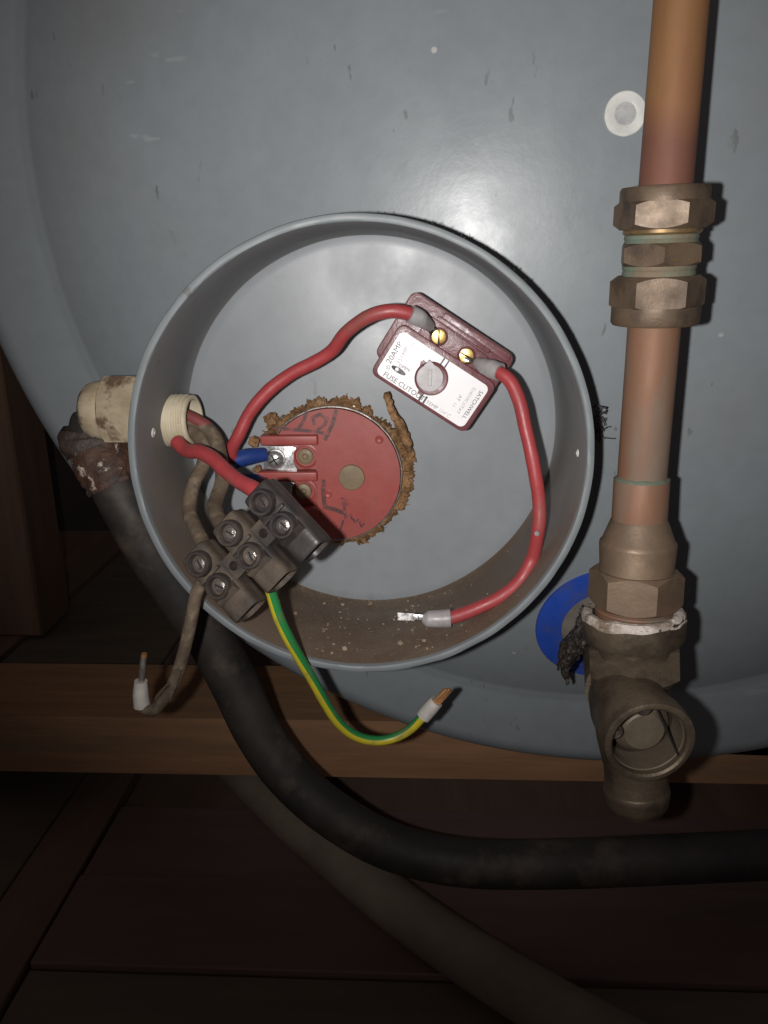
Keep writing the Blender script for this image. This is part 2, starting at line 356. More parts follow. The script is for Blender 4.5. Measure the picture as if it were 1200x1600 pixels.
        if caps: s.bm.faces.new(rings[0][::-1]); s.bm.faces.new(rings[-1])
        return s
    def ribbon(s, fr, pts, wd, z, th=0.4):
        for n_, ((x0, y0), (x1, y1)) in enumerate(zip(pts, pts[1:])):
            z += 0.03
            d = Vector((x1 - x0, y1 - y0)); l = d.length; d /= l; nn = Vector((-d.y, d.x)) * wd / 2
            ex = d * wd * 0.3
            q = [(x0 - ex.x + nn.x, y0 - ex.y + nn.y), (x0 - ex.x - nn.x, y0 - ex.y - nn.y), (x1 + ex.x - nn.x, y1 + ex.y - nn.y), (x1 + ex.x + nn.x, y1 + ex.y + nn.y)]
            s.poly_prism(fr, q, z, z + th)
        return s
    def build(s, name, m, parent=None, ang=38, loc=None, smooth=True):
        bmesh.ops.recalc_face_normals(s.bm, faces=s.bm.faces[:])
        if parent: o0 = ORG[parent.name]
        elif loc is not None: o0 = Vector(loc)
        else:
            vs = [v.co for v in s.bm.verts]
            o0 = Vector(((min(v.x for v in vs) + max(v.x for v in vs)) / 2, (min(v.y for v in vs) + max(v.y for v in vs)) / 2, min(v.z for v in vs)))
        bmesh.ops.translate(s.bm, verts=s.bm.verts[:], vec=-o0)
        me = bpy.data.meshes.new(name); s.bm.to_mesh(me); s.bm.free()
        me.materials.append(MAT[m] if isinstance(m, str) else m)
        if smooth:
            for p in me.polygons: p.use_smooth = True
            me.set_sharp_from_angle(angle=math.radians(ang))
        o = bpy.data.objects.new(name, me); col.objects.link(o)
        if parent: o.parent = parent
        else: o.location = o0
        ORG[o.name] = o0
        return o
def text(name, body, fr, x, y, z, size, ang, m, parent, th=0.25):
    cu = bpy.data.curves.new('t', 'FONT'); cu.body = body; cu.size = size; cu.extrude = th; cu.resolution_u = 3
    t = bpy.data.objects.new('t', cu); col.objects.link(t); bpy.context.view_layer.update()
    me = bpy.data.meshes.new_from_object(t.evaluated_get(bpy.context.evaluated_depsgraph_get()))
    bpy.data.objects.remove(t); bpy.data.curves.remove(cu)
    o0 = ORG[parent.name]; ca, sa = math.cos(ang), math.sin(ang)
    for v in me.vertices:
        a, b, c = v.co
        v.co = fr(x + a * ca - b * sa, y + a * sa + b * ca, z + c) - o0
    me.name = name; me.materials.clear(); me.materials.append(MAT[m])
    o = bpy.data.objects.new(name, me); col.objects.link(o); o.parent = parent; ORG[o.name] = o0
    return o
def PP(*pts): return [P(*p) for p in pts]
def rrect(x0, x1, y0, y1, r, n=4):
    out = []
    for cx, cy, a0 in ((x1 - r, y1 - r, 0), (x0 + r, y1 - r, 90), (x0 + r, y0 + r, 180), (x1 - r, y0 + r, 270)):
        for i in range(n + 1):
            a = math.radians(a0 + 90 * i / n); out.append((cx + r * math.cos(a), cy + r * math.sin(a)))
    return out

# ================================================================== SETTING
fl = bpy.data.objects.new('floor', None); col.objects.link(fl); tag(fl, kind='structure'); ORG['floor'] = Vector((0, 0, 0))
WF = Frame(Vector((0, 0, 0)), Vector((1, 0, 0)), Vector((0, 1, 0)), Vector((0, 0, 1)), 1.0)
def fy(py): return floorD(py) * U + CAM.y
def fx(px, py):
    return P(px, py, floorD(py)).x
seam1 = fx(120, 1385); seam2 = fx(100, 948)
gap = 0.0009
MB().box(WF, -1.4, 1.4, -0.6, 1.2, -0.03, -0.0135).build('subfloor', 'void_wall', fl)
ys = [-0.5, fy(1522), fy(1376), fy(1262), fy(1180)]
for i, mm in enumerate(('board_olive', 'board_maroon', 'board_maroon', 'board_brown')):
    dz = (-0.0026, 0.0, -0.0016, -0.004)[i]
    MB().box(WF, seam1 + gap, 1.3, ys[i] + gap / 2, ys[i + 1] - gap / 2, -0.0135, dz, 0.0006, 1).build('plank', mm, fl)
xs = [-1.3, seam2 - 0.20, seam2 - 0.004, seam1 - 0.03]
for i, mm in enumerate(('board_brown', 'board_brown', 'board_olive')):
    MB().box(WF, xs[i] + gap, (xs + [0])[i + 1] - gap, -0.5, 0.75, -0.0135, (-0.001, 0.0, -0.003)[i], 0.0006, 1).build('plank', mm, fl)
MB().box(WF, xs[3] + gap, seam1 - gap, -0.5, fy(1180), -0.0135, -0.0012, 0.0006, 1).build('plank', 'board_brown', fl)
for x0, x1, mm in ((seam1 - 0.03 + gap, seam1 + 0.16, 'board_maroon'), (seam1 + 0.16, seam1 + 0.45, 'board_maroon'), (seam1 + 0.45, 1.3, 'board_brown')):
    MB().box(WF, x0 + gap, x1 - gap, fy(1180) + gap, 0.75, -0.0135, -0.002, 0.0006, 1).build('plank', mm, fl)
bw = MB().box(WF, -1.4, 1.4, 0.52, 0.54, -0.03, 0.9).build('back_wall', 'void_wall', None); tag(bw, kind='structure')

# ================================================================== WATER HEATER
def circ(pts):                   # least-squares circle in xz
    sx = sum(p.x for p in pts) / len(pts); sz = sum(p.z for p in pts) / len(pts)
    import itertools
    Suu = Suv = Svv = Suuu = Svvv = Suvv = Svuu = 0
    for p in pts:
        u, v = p.x - sx, p.z - sz
        Suu += u * u; Svv += v * v; Suv += u * v; Suuu += u ** 3; Svvv += v ** 3; Suvv += u * v * v; Svuu += v * u * u
    b1 = (Suuu + Suvv) / 2; b2 = (Svvv + Svuu) / 2; det = Suu * Svv - Suv * Suv
    uc = (b1 * Svv - b2 * Suv) / det; vc = (Suu * b2 - Suv * b1) / det
    return Vector((uc + sx, 0, vc + sz)), math.sqrt(uc * uc + vc * vc + (Suu + Svv) / len(pts))
DO, DI = 464, 450
TC, TR = circ(PP((0, 540, DO), (70, 672, DO), (140, 775, DO), (208, 868, DO), (650, 1140, DO), (800, 1172, DO), (940, 1186, DO), (1090, 1190, DO), (1200, 1174, DO)))
IC, IR = circ(PP((45, 60, DI), (48, 200, DI), (58, 330, DI), (110, 500, DI), (160, 600, DI), (700, 1046, DI), (820, 1076, DI), (1086, 1076, DI), (1200, 1054, DI)))
RC, RR = circ(PP((203, 690, 340), (925, 690, 340), (564, 326, 340), (564, 1055, 340)))
print('tank', TC, TR, 'dome', IC, IR, 'cup', RC, RR)
CUP_IN = RR - 3.6 * U; CUP_Y0 = (340 - 400) * U; CUP_Y1 = (420 - 400) * U
RDOME = 960 * U; DEDGE = (DI - 400) * U
def face_y(x, z):
    r = math.hypot(x - IC.x, z - IC.z)
    y_in = DEDGE - (IR * IR - min(r, IR) ** 2) / (2 * RDOME)
    dr = max(0.0, (min(r, IR) - IR + 80 * U) / (80 * U)); y_in += (dr ** 2.4 - 1) * 7 * U      # shoulder falls away towards its edge
    ro = math.hypot(x - TC.x, z - TC.z)
    lip = max(0.0, min(1.0, (r - IR) / (6 * U)))
    y = y_in + lip * 1.0 * U + max(0.0, r - IR) * 0.07
    e = 16 * U                                # rounded outer edge
    if ro > TR - e:
        q = min(1.0, (ro - TR + e) / e); y += e * (1 - math.sqrt(max(0, 1 - q * q)))
    return y
def faceD(px, py):               # distance of the end cap under a pixel
    D = 410
    for _ in range(12):
        p = P(px, py, D); D = 400 + face_y(p.x, p.z) / U
    return D
def on_face(px, py, out=0.0): return P(px, py, faceD(px, py) - out)
plastic = tank_material('tank_plastic')
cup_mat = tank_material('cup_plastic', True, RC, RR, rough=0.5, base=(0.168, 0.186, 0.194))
cup_floor_mat = tank_material('cup_floor_plastic', False, rough=0.37, base=(0.232, 0.248, 0.262), bump=0.02)
tank = empty('water_heater', (TC.x, 0, TC.z - TR), 'big grey plastic water heater end with a round open terminal cup', 'water heater')
# end cap: polar grid about the cup, so that the cup's opening is a true hole
mb = MB(); NA, NR = 288, 230; grid = []
for i in range(NA):
    t = 2 * math.pi * i / NA; d = Vector((math.cos(t), 0, math.sin(t)))
    oc = Vector((RC.x - TC.x, 0, RC.z - TC.z)); bq = oc.dot(d)
    rm = -bq + math.sqrt(bq * bq - oc.dot(oc) + (TR * 0.99995) ** 2)
    row = []
    r0 = RR - 2.2 * U
    for j in range(NR + 1):
        f = j / NR; r = r0 + (rm - r0) * f
        x, z = RC.x + d.x * r, RC.z + d.z * r
        row.append(mb.bm.verts.new((x, face_y(x, z), z)))
    grid.append(row)
for i in range(NA):
    a, b = grid[i], grid[(i + 1) % NA]
    for j in range(NR): mb.bm.faces.new((a[j], a[j + 1], b[j + 1], b[j]))
mb.build('end_cap', plastic, tank, 60)
rim_y = max(v.y for v in [Vector((0, face_y(TC.x + TR * math.cos(a) * .9999, TC.z + TR * math.sin(a) * .9999), 0)) for a in (0, 1, 2, 3, 4, 5)])
SF = Frame(Vector((TC.x, 0, TC.z)), Vector((1, 0, 0)), Vector((0, 0, -1)), Vector((0, 1, 0)))
MB().lathe(SF, [(TR * 0.9995, rim_y - 2 * U), (TR, rim_y + 3 * U), (TR, 0.40), (TR - .01, 0.405), (0, 0.405)], 160).build('shell', plastic, tank, 40)
# cup: a proud tube with a thick rim, its inner ledge and floor
CF = Frame(Vector((RC.x, 0, RC.z)), Vector((1, 0, 0)), Vector((0, 0, -1)), Vector((0, 1, 0)))
def rimj(j, t, r, z):
    q = 1 + 0.0022 * noise.noise(Vector((math.cos(t) * 3, math.sin(t) * 3, 1.7)))
    return r * q, z + (0.6 * U * noise.noise(Vector((math.cos(t) * 9, math.sin(t) * 9, j * .1))) if z < CUP_Y0 + 3 * U else 0)
b_ = 1.0 * U
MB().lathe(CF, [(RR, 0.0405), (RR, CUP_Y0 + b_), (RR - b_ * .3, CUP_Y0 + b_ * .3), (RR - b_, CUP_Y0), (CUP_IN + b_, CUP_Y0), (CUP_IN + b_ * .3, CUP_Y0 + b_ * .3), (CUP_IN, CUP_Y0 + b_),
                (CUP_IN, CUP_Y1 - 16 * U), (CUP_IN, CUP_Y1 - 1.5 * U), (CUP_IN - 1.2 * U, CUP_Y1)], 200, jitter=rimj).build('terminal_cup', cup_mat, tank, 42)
MB().lathe(CF, [(0, CUP_Y1), (CUP_IN * .5, CUP_Y1), (CUP_IN * .94, CUP_Y1), (CUP_IN - 0.6 * U, CUP_Y1 - 0.25 * U), (CUP_IN + 2 * U, CUP_Y1 + U)], 200).build('cup_floor', cup_floor_mat, tank, 30)
# white plug ring beside the copper pipe
o = on_face(977, 178); k = K(977, 178, faceD(977, 178)); fr = Frame(o, Vector((1, 0, 0)), Vector((0, 0, 1)), Vector((0, -1, 0)), k)
MB().lathe(fr, [(32.5, -1), (32.5, 2.0), (31, 3.2), (19, 3.2), (16.5, 2.2), (16, 0.6)], 48, jitter=lambda j, t, r, z: (r * (1 + 0.025 * noise.noise(Vector((math.cos(t) * 2, math.sin(t) * 2, 5)))), z)).build('plug_ring', 'ring_white', tank)
MB().lathe(fr, [(17, 0.8), (9, 1.3), (0, 1.1)], 32).build('plug', 'plug_grey', tank)
# blue cold-water ring and grommet, lying on the end cap
bc = (944, 979)
def face_ring(px, py, r0, r1, lift, th, seg=72):
    c = on_face(px, py); k = K(px, py, faceD(px, py)); mbx = MB(); rows = []
    for r, h in ((r0, -1.2 * U), (r0, lift + th), (r1 - 1.2 * k, lift + th), (r1, lift + th * .4), (r1, -1.2 * U)):
        rr = r if r < 1 else r
        row = []
        for i in range(seg):
            t = 2 * math.pi * i / seg; x, z = c.x + r * math.cos(t), c.z + r * math.sin(t)
            row.append(mbx.bm.verts.new((x, face_y(x, z) - h, z)))
        rows.append(row)
    for a, b in zip(rows, rows[1:]):
        for i in range(seg): mbx.bm.faces.new((a[i], b[i], b[(i + 1) % seg], a[(i + 1) % seg]))
    return mbx
kb = K(*bc, 405)
face_ring(*bc, 70 * kb, 111 * kb, 0.5 * U, 1.5 * U).build('cold_water_ring', 'blue_plastic', tank)
face_ring(*bc, 20 * kb, 69 * kb, 0.2 * U, 0.6 * U).build('inlet_grommet', 'grommet', tank)
# two plastic rivets in the cup's wall
for (px, py, sz) in ((239, 676, 9), (903, 708, 7)):
    D = 340 * 1.0
    lo_, hi_ = 341.0, 419.0
    for _ in range(40):
        mid = (lo_ + hi_) / 2; q = P(px, py, mid)
        if math.hypot(q.x - RC.x, q.z - RC.z) < CUP_IN: lo_ = mid
        else: hi_ = mid
    q = P(px, py, lo_); nrm = Vector((RC.x - q.x, 0, RC.z - q.z)).normalized()
    MB().lathe(axis_frame(q, nrm, K(px, py, lo_)), [(sz, -1), (sz * .8, 1.6), (sz * .4, 2.4), (sz * .25, 1.0), (0, 1.0)], 12).build('rivet', 'ring_white', tank)

DSH = FLOOR_SHIFT
# ---- torn foam round the heater head (foam of the tank showing through the hole)
HF = Frame(P(523, 737, 438), Vector((1, 0, 0)), Vector((0, 0, 1)), Vector((0, -1, 0)), K(523, 737, 438))
mb = MB(); seg = 150; rows = []
def foam_out(t):
    d = math.degrees(t) % 360
    base = 116 + 8 * noise.noise(Vector((math.cos(t) * 2.2, math.sin(t) * 2.2, 3.1)))
    base += 7 * noise.noise(Vector((math.cos(t) * 9, math.sin(t) * 9, 8.1))) + 6 * noise.noise(Vector((math.cos(t) * 30, math.sin(t) * 26, 2.1)))
    if 318 < d or d < 38: base += 9 * math.sin(math.radians(((d - 318) % 360) / 80 * 180))
    if 262 < d < 318: base += 6 * math.sin(math.radians((d - 262) / 56 * 180))
    if 125 < d < 160: base += 9 * math.sin(math.radians((d - 125) / 35 * 180))
    if 165 < d < 235: base -= 10
    return base
seg = 420
def fbm(v, o=4):
    return sum(noise.noise(v * (2 ** k)) / (1.6 ** k) for k in range(o))
for i in range(seg):
    t = 2 * math.pi * i / seg; o_ = foam_out(t) + 3.2 * fbm(Vector((math.cos(t) * 40, math.sin(t) * 40, 6.6)), 3); row = []
    for j in range(9):
        f = j / 8; r = 100 + (o_ - 100) * f
        q = Vector((r * math.cos(t), r * math.sin(t), 0)) * 0.055
        h = (4, 12, 16, 15, 13, 11, 9, 6, -1)[j] + (0 if j == 8 else 5.5 * fbm(q, 4) + 2.0 * fbm(q * 5 + Vector((3, 1, 0)), 2))
        row.append(mb.bm.verts.new(HF(r * math.cos(t) + 2.2 * noise.noise(q * 9), r * math.sin(t) + 2.2 * noise.noise(q * 9 + Vector((7, 0, 0))), max(h, -1))))
    rows.append(row)
for i in range(seg):
    a, b = rows[i], rows[(i + 1) % seg]
    for j in range(8): mb.bm.faces.new((a[j], a[j + 1], b[j + 1], b[j]))
for i in range(70):                 # torn flakes standing off the edge
    t = random.uniform(0, 6.283)
    if 2.85 < t < 4.15: continue
    r = foam_out(t) - random.uniform(0, 9); c = Vector((r * math.cos(t), r * math.sin(t), random.uniform(3, 15)))
    d1 = Vector((random.gauss(0, 1), random.gauss(0, 1), random.gauss(0, .6))).normalized() * random.uniform(4, 11)
    d2 = Vector((random.gauss(0, 1), random.gauss(0, 1), random.gauss(0, .6))).normalized() * random.uniform(2, 5)
    d3 = d1.cross(d2).normalized() * 1.2
    vs = [mb.bm.verts.new(HF(*(c + v))) for v in (d1, d2, -d1 * .6 - d2 * .4, d3)]
    for q in ((0, 1, 3), (1, 2, 3), (2, 0, 3), (0, 2, 1)): mb.bm.faces.new([vs[k] for k in q])
foam = mb.build('torn_foam', 'foam', tank, 25)
mb = MB(); mb.tube(PP((606, 614, 424), (608, 628, 425), (614, 646, 426), (624, 668, 428), (636, 694, 431), (642, 716, 434)), [4.5 * HF.k, 4.8 * HF.k, 5.5 * HF.k, 7 * HF.k, 7 * HF.k, 4 * HF.k], 11, 6, wob=4 * HF.k)
for v in mb.bm.verts: v.co += Vector([noise.noise(v.co * 700 + Vector((9 * a, 1, 0))) for a in range(3)]) * 3.2 * HF.k
mb.build('foam_shred', 'foam', tank, 20)
for (px, py, r) in ((397, 690, 8), (402, 733, 6), (424, 655, 10)):
    mb = MB(); bmesh.ops.create_icosphere(mb.bm, subdivisions=3, radius=r * HF.k, matrix=Matrix.Translation(P(px, py, 430)))
    for v in mb.bm.verts:
        d = v.co - P(px, py, 430); v.co += d * (0.55 * noise.noise(v.co * 900))
    mb.build('foam_shred', 'foam', tank, 30)

DSH = 0.0
# ---- fluff caught on the outside of the rim, crumbs in the cup
mb = MB()
for i in range(34):
    px, py = random.gauss(930, 4), random.gauss(666, 16); D = faceD(px, py) - random.uniform(1, 16)
    a = P(px, py, D); q = [a]
    for _ in range(3): a = a + Vector((random.gauss(0, 1), random.gauss(0, .5), random.gauss(0, 1))) * 1.9 * U; q.append(a)
    mb.tube(q, 0.28 * U, 4, 3)
for i in range(70):
    t = math.radians(random.triangular(8, 100, 62)); rr = RR + random.uniform(0.0, 0.4) * U
    x, z = RC.x + rr * math.cos(t), RC.z + rr * math.sin(t); a = Vector((x, CUP_Y0 + random.uniform(2, 10) * U, z)); q = [a]
    for _ in range(2): a = a + Vector((random.gauss(0, 1), random.gauss(0, 1), random.gauss(0, 1))) * 0.42 * U; q.append(a)
    mb.tube(q, 0.2 * U, 4, 2)
fluff = mb.build('fluff', 'black_goo', None); tag(fluff, 'dark fluff and hairs caught round the outside of the cup rim', 'fluff', kind='stuff')
mb = MB()
def cup_pt(ang, D, lift=0):
    r = CUP_IN - lift * U; t = math.radians(ang); return Vector((RC.x + r * math.cos(t), (D - 400) * U, RC.z + r * math.sin(t)))
for i in range(150):
    ang = random.gauss(*random.choice(((272, 24), (258, 5), (284, 4), (291, 6), (270, 30)))); D = random.uniform(346, 416); s = abs(random.gauss(0, 0.42)) + 0.18
    if random.random() < .07: s *= 2.0
    p = cup_pt(ang, D, s * .4); bm2 = bmesh.ops.create_icosphere(mb.bm, subdivisions=1, radius=s * U, matrix=Matrix.Translation(p) @ Matrix.Rotation(random.random() * 6, 4, 'Y'))
    for v in bm2['verts']: v.co = p + (v.co - p) * random.uniform(0.5, 1.3)
cr = mb.build('dirt_crumbs', 'crumb', None, 20); tag(cr, 'pale crumbs of dirt lying along the bottom of the round cup', 'dirt', kind='stuff')

# ================================================================== HEATER HEAD
DSH = FLOOR_SHIFT
heat = empty('heating_element', HF(0, -105, 0), 'round red heating element cap with marker writing inside the cup', 'heating element')
mb = MB()
mb.poly_prism(HF, [(112 * math.cos(math.radians(a)), 112 * math.sin(math.radians(a))) for a in (12, 72, 132, 192, 252, 312)], 1.0, 15, 2.0)
mb.build('hex_flange', 'flange_steel', heat)
MB().lathe(HF, [(106, 14), (107, 19), (106, 22), (104.5, 22.5), (103.6, 20), (103.4, 15)], 96, jitter=lambda j, t, r, z: (r + 0.8 * noise.noise(Vector((math.cos(t) * 6, math.sin(t) * 6, 0))), z)).build('metal_rim', 'old_steel', heat)
ZC = 26.0
# red cap: disc with its left side cut back for the terminals
pts = []
for i in range(120):
    t = math.radians(-180 + 360 * i / 120); x, y = 103 * math.cos(t), 103 * math.sin(t)
    if x < -50 and -52 < y < 50: continue
    pts.append((x, y))
# find the cut and route it round the terminal bay
pts = [p for p in pts]
iu = max(range(len(pts)), key=lambda i: (pts[i][0] < -50 and pts[i][1] > 0) * (200 - pts[i][1]))
up = pts[iu]; il = max(range(len(pts)), key=lambda i: (pts[i][0] < -50 and pts[i][1] < 0) * (200 + pts[i][1])); lw = pts[il]
order = sorted([p for p in pts], key=lambda p: (math.atan2(p[1], p[0]) - math.atan2(lw[1], lw[0])) % (2 * math.pi))
outl = order + [(-30, up[1]), (-24, up[1] - 6), (-24, lw[1] + 6), (-30, lw[1])]
cap = MB().poly_prism(HF, outl, 14, ZC, 1.2).build('cap', 'red_cap', heat)
MB().box(HF, -103, -22, -56, 54, 12, 17.5, 0.8).build('terminal_bay', 'red_cap', heat)
ribs = ((-107, -20, 57), (-114, -23, 1), (-104, -23, -57))
for x0, x1, y in ribs:
    MB().box(HF, x0, x1, y - 7.5, y + 7.5, 15, 37, 2.6, 3).build('rib', 'red_cap', heat)
# terminals
for n_, (cx, cy) in enumerate(((-87, 27), (-92, -28))):
    MB().poly_prism(HF, [(cx - 19, cy - 17), (cx + 10, cy - 19), (cx + 30, cy - 22), (cx + 33, cy - 17), (cx + 26, cy - 8), (cx + 27, cy + 10), (cx + 33, cy + 15), (cx + 28, cy + 18), (cx - 19, cy + 20)], 18, 24, 1.0).build('terminal_plate', 'zinc', heat)
    f2 = HF.moved(cx, cy, 24)
    scw = MB().lathe(f2, [(15.5, 0), (15.5, 2), (14.5, 3.2), (12.8, 3.4), (13, 4), (12.4, 8.5), (9, 11.5), (4, 12.8), (0, 13)], 28).build('terminal_screw', 'zinc', heat)
    f3 = HF.moved(cx, cy, 35.6).tilt(HF.z, 0.5)
    s1 = MB(); s1.box(f3, -8.5, 8.5, -1.1, 1.1, -1, 1.45); s1.box(f3, -1.1, 1.1, -8.5, 8.5, -1, 1.4); s1.build('screw_slot', 'dark_hole', scw)
    MB().lathe(HF.moved(cx + 46, cy + 2, 17), [(20, 0), (20, 3.6), (17, 4.2), (16, 1.2), (12.5, 1.0)], 28).build('hole_collar', 'red_cap', heat)
    MB().lathe(HF.moved(cx + 45, cy + 2, 17), [(12.5, 0.4), (12.2, 4.8), (10.5, 6.0), (5, 6.0), (3, 3.2), (0, 3)], 24).build('rivet', 'plug_brown', heat)
MB().lathe(HF.moved(29, -2, ZC), [(20, -2), (20, 3.6), (19, 4.8), (12, 5.2), (0, 5.3)], 36).build('centre_plug', 'plug_brown', heat)
for x, y, a in ((72, 56, .9), (-8, -29, .5)):
    f2 = HF.moved(x, y, ZC).tilt(HF.z, a)
    MB().lathe(f2, [(6.5, -1), (6.5, 1.4), (5.2, 2.0), (4.0, 1.0), (0, 0.8)], 14).build('moulded_pip', 'red_cap', heat)
zz = ZC + 0.1
mb = MB()
mb.ribbon(HF, [(-84, 74), (-50, 71), (-22, 68), (-4, 64)], 5, zz)
mb.ribbon(HF, [(-36, 98), (-42, 84), (-50, 72)], 5.5, zz + .2)
mb.ribbon(HF, [(-26, 80), (-27, 90), (-16, 95), (-6, 88), (-10, 78), (-20, 72)], 5, zz + .05)
mb.ribbon(HF, [(8, 100), (3, 82), (-6, 64), (-10, 57)], 6, zz + .31)
mb.ribbon(HF, [(-15, -8), (-16, -28), (-14, -50)], 6.5, zz)
mb.ribbon(HF, [(-14, -50), (2, -54), (16, -60)], 6.5, zz + .05)
mb.ribbon(HF, [(15, -44), (17, -58), (18, -68)], 4.5, zz + .1)
for q in ([(12, -36), (20, -39), (14, -43), (21, -46)], [(20, -65), (26, -62), (27, -69)], [(29, -69), (32, -76), (37, -70)], [(39, -74), (42, -82), (46, -77)], [(14, -72), (9, -86), (8, -98)]):
    mb.ribbon(HF, q, 3.2, zz + .15)
mb.build('marker_writing', 'marker', cap)

# ================================================================== FUSE CUTOUT
E1 = (0.839, 0.544)
QF = img_frame(676, 594, 438, E1); QF.z = Vector((0, -1, 0))
QF.y = QF.z.cross(QF.x)          # y points up-right in the picture
# parallax of the front is small; frame px are at floor depth
kq = 1.0
cut = empty('fuse_cutout', QF(0, -42, 0), 'maroon fuse cutout with a white printed label and grey dial', 'fuse cutout')
QF = Frame(P(676, 594, 408), QF.x, QF.y, QF.z, K(676, 594, 408))
B0 = -27.5                       # floor of the cup, local z in px
# stepped base plate behind
MB().poly_prism(QF, rrect(-99, 91, -18, 99, 13), B0 - .5, B0 + 13, 2.5).build('base_plate', 'maroon', cut)
MB().poly_prism(QF, rrect(-40, 84, 84, 97, 5), B0 + 13.2, B0 + 19, 2).build('base_lip', 'maroon', cut)
MB().poly_prism(QF, rrect(-89, 90, -44, 48, 12), B0, -1.2, 2.5).build('body', 'maroon', cut)
MB().poly_prism(QF, [(-58, 44), (76, 44), (76, 63), (52, 76), (-58, 80)], B0 + 10, -9, 1.5).build('terminal_shelf', 'maroon', cut)
MB().poly_prism(QF, rrect(-46, 50, 79, 87, 3.5), B0 + 10, -1, 1.5).build('barrier', 'maroon', cut)
lab = MB().poly_prism(QF, rrect(-82, 82, -38.5, 38.5, 9), -1.6, -0.4, 0.3, 1).build('label_plate', 'label_white', cut)
for n_, (a, b) in enumerate(((-28, 60), (24, 59))):
    sf = QF.moved(a, b, -9)
    MB().lathe(sf, [(14.5, -1), (14.5, 0.8), (13.0, 1.4), (12.2, 0.2)], 28).build('screw_recess', 'maroon', cut)
    s_ = MB().lathe(sf, [(11.8, 0), (11.8, 3.0), (10.8, 4.2), (6, 5.0), (0, 5.2)], 28).build('screw', 'brass_screw', cut)
    f3 = QF.moved(a, b, -9).tilt(QF.z, math.radians((-58, 2)[n_]) + math.radians(0))
    MB().box(f3, -10.6, 10.6, -1.3, 1.3, 3.2, 5.35).build('slot', 'dark_hole', s_)
# dial and its well
df = QF.moved(-3, 1, 0)
MB().lathe(df, [(26.5, -1.5), (26.5, 0.1), (25.6, 0.5), (24.0, 0.0), (23, -0.3), (0, -0.35)], 40).build('dial_well', 'maroon', cut)
for a0 in (math.radians(152), math.radians(265)):
    f4 = df.tilt(df.z, a0)
    MB().poly_prism(f4, [(23, -6), (31, -3.5), (31, 2), (25, 7)], -1.0, 0.15).build('well_notch', 'maroon', cut)
d2 = QF.moved(-6, 1, 0)
pt = [(20.5 * math.cos(t), 20.5 * math.sin(t)) for t in [math.radians(a) for a in range(0, 360, 8)]]
pt2 = []
for a in range(0, 360, 6):
    t = math.radians(a); r = 20.5
    if abs(((a - 124 + 180) % 360) - 180) < 16: r = 20.5 + 8.5 * (1 - abs(((a - 124 + 180) % 360) - 180) / 16)
    pt2.append((r * math.cos(t), r * math.sin(t)))
dial = MB().poly_prism(d2, pt2, -0.6, 7.0, 1.2).build('dial', 'dial_grey', cut)
f5 = d2.tilt(d2.z, math.radians(122))
MB().box(f5, -12, 13, -3.2, 3.2, 6.5, 8.2, 0.7, 1).build('pointer', 'dial_grey', dial)
for dx in (-4, 4):
    MB().box(QF, 1 + dx - 1.2, 1 + dx + 1.2, 26.5, 38.3, -0.5, 0.02).build('slit', 'ink_grey', lab)
    MB().box(QF, 3 + dx - 1.6, 3 + dx + 1.6, -38.3, -26, -0.5, 0.02).build('slit', 'ink_grey', lab)
text('lettering', 'FUSE CUTOUT', QF, -70, -36, -0.4, 11.5, 0, 'ink_grey', lab)
text('lettering', 'TEMP 104°C', QF, 10, -36, -0.4, 8.6, 0, 'ink_faint', lab)
text('lettering', '20AMP', QF, -69, -15, -0.4, 12.5, math.pi / 2, 'ink_grey', lab)
text('lettering', '15AMP', QF, -57, -8, -0.4, 9.5, math.pi / 2, 'ink_faint', lab)
text('lettering', '©', QF, -66, -24, -0.4, 9, math.pi / 2, 'ink_grey', lab)
text('lettering', 'SATCHWELL', QF, 71, 27, -0.4, 9.0, -math.pi / 2, 'ink_grey', lab)
text('lettering', 'THERMOSTAT', QF, 59, 26, -0.4, 7.6, -math.pi / 2, 'ink_faint', lab)
text('lettering', 'AT  11', QF, 48, 4, -0.4, 7.6, -math.pi / 2, 'ink_faint', lab)
text('lettering', 'C', QF, -56, 24, -0.4, 9, 0.5, 'ink_faint', lab)
mk = MB().poly_prism(QF, [(-53 + 13 * math.cos(t), -16 + 4.2 * math.sin(t)) for t in [i * math.pi / 9 for i in range(18)]], -0.5, 0.0).build('printed_arrow', 'ink_grey', lab)
text('lettering', 'OPEN', QF, -57, -11, -0.4, 7.5, 0.1, 'ink_grey', lab)
MB().lathe(QF.moved(-56, -16, 0), [(3, 0), (2.6, .2), (0, .2)], 16).build('printed_dot', 'label_white', lab)

DSH = 0.0
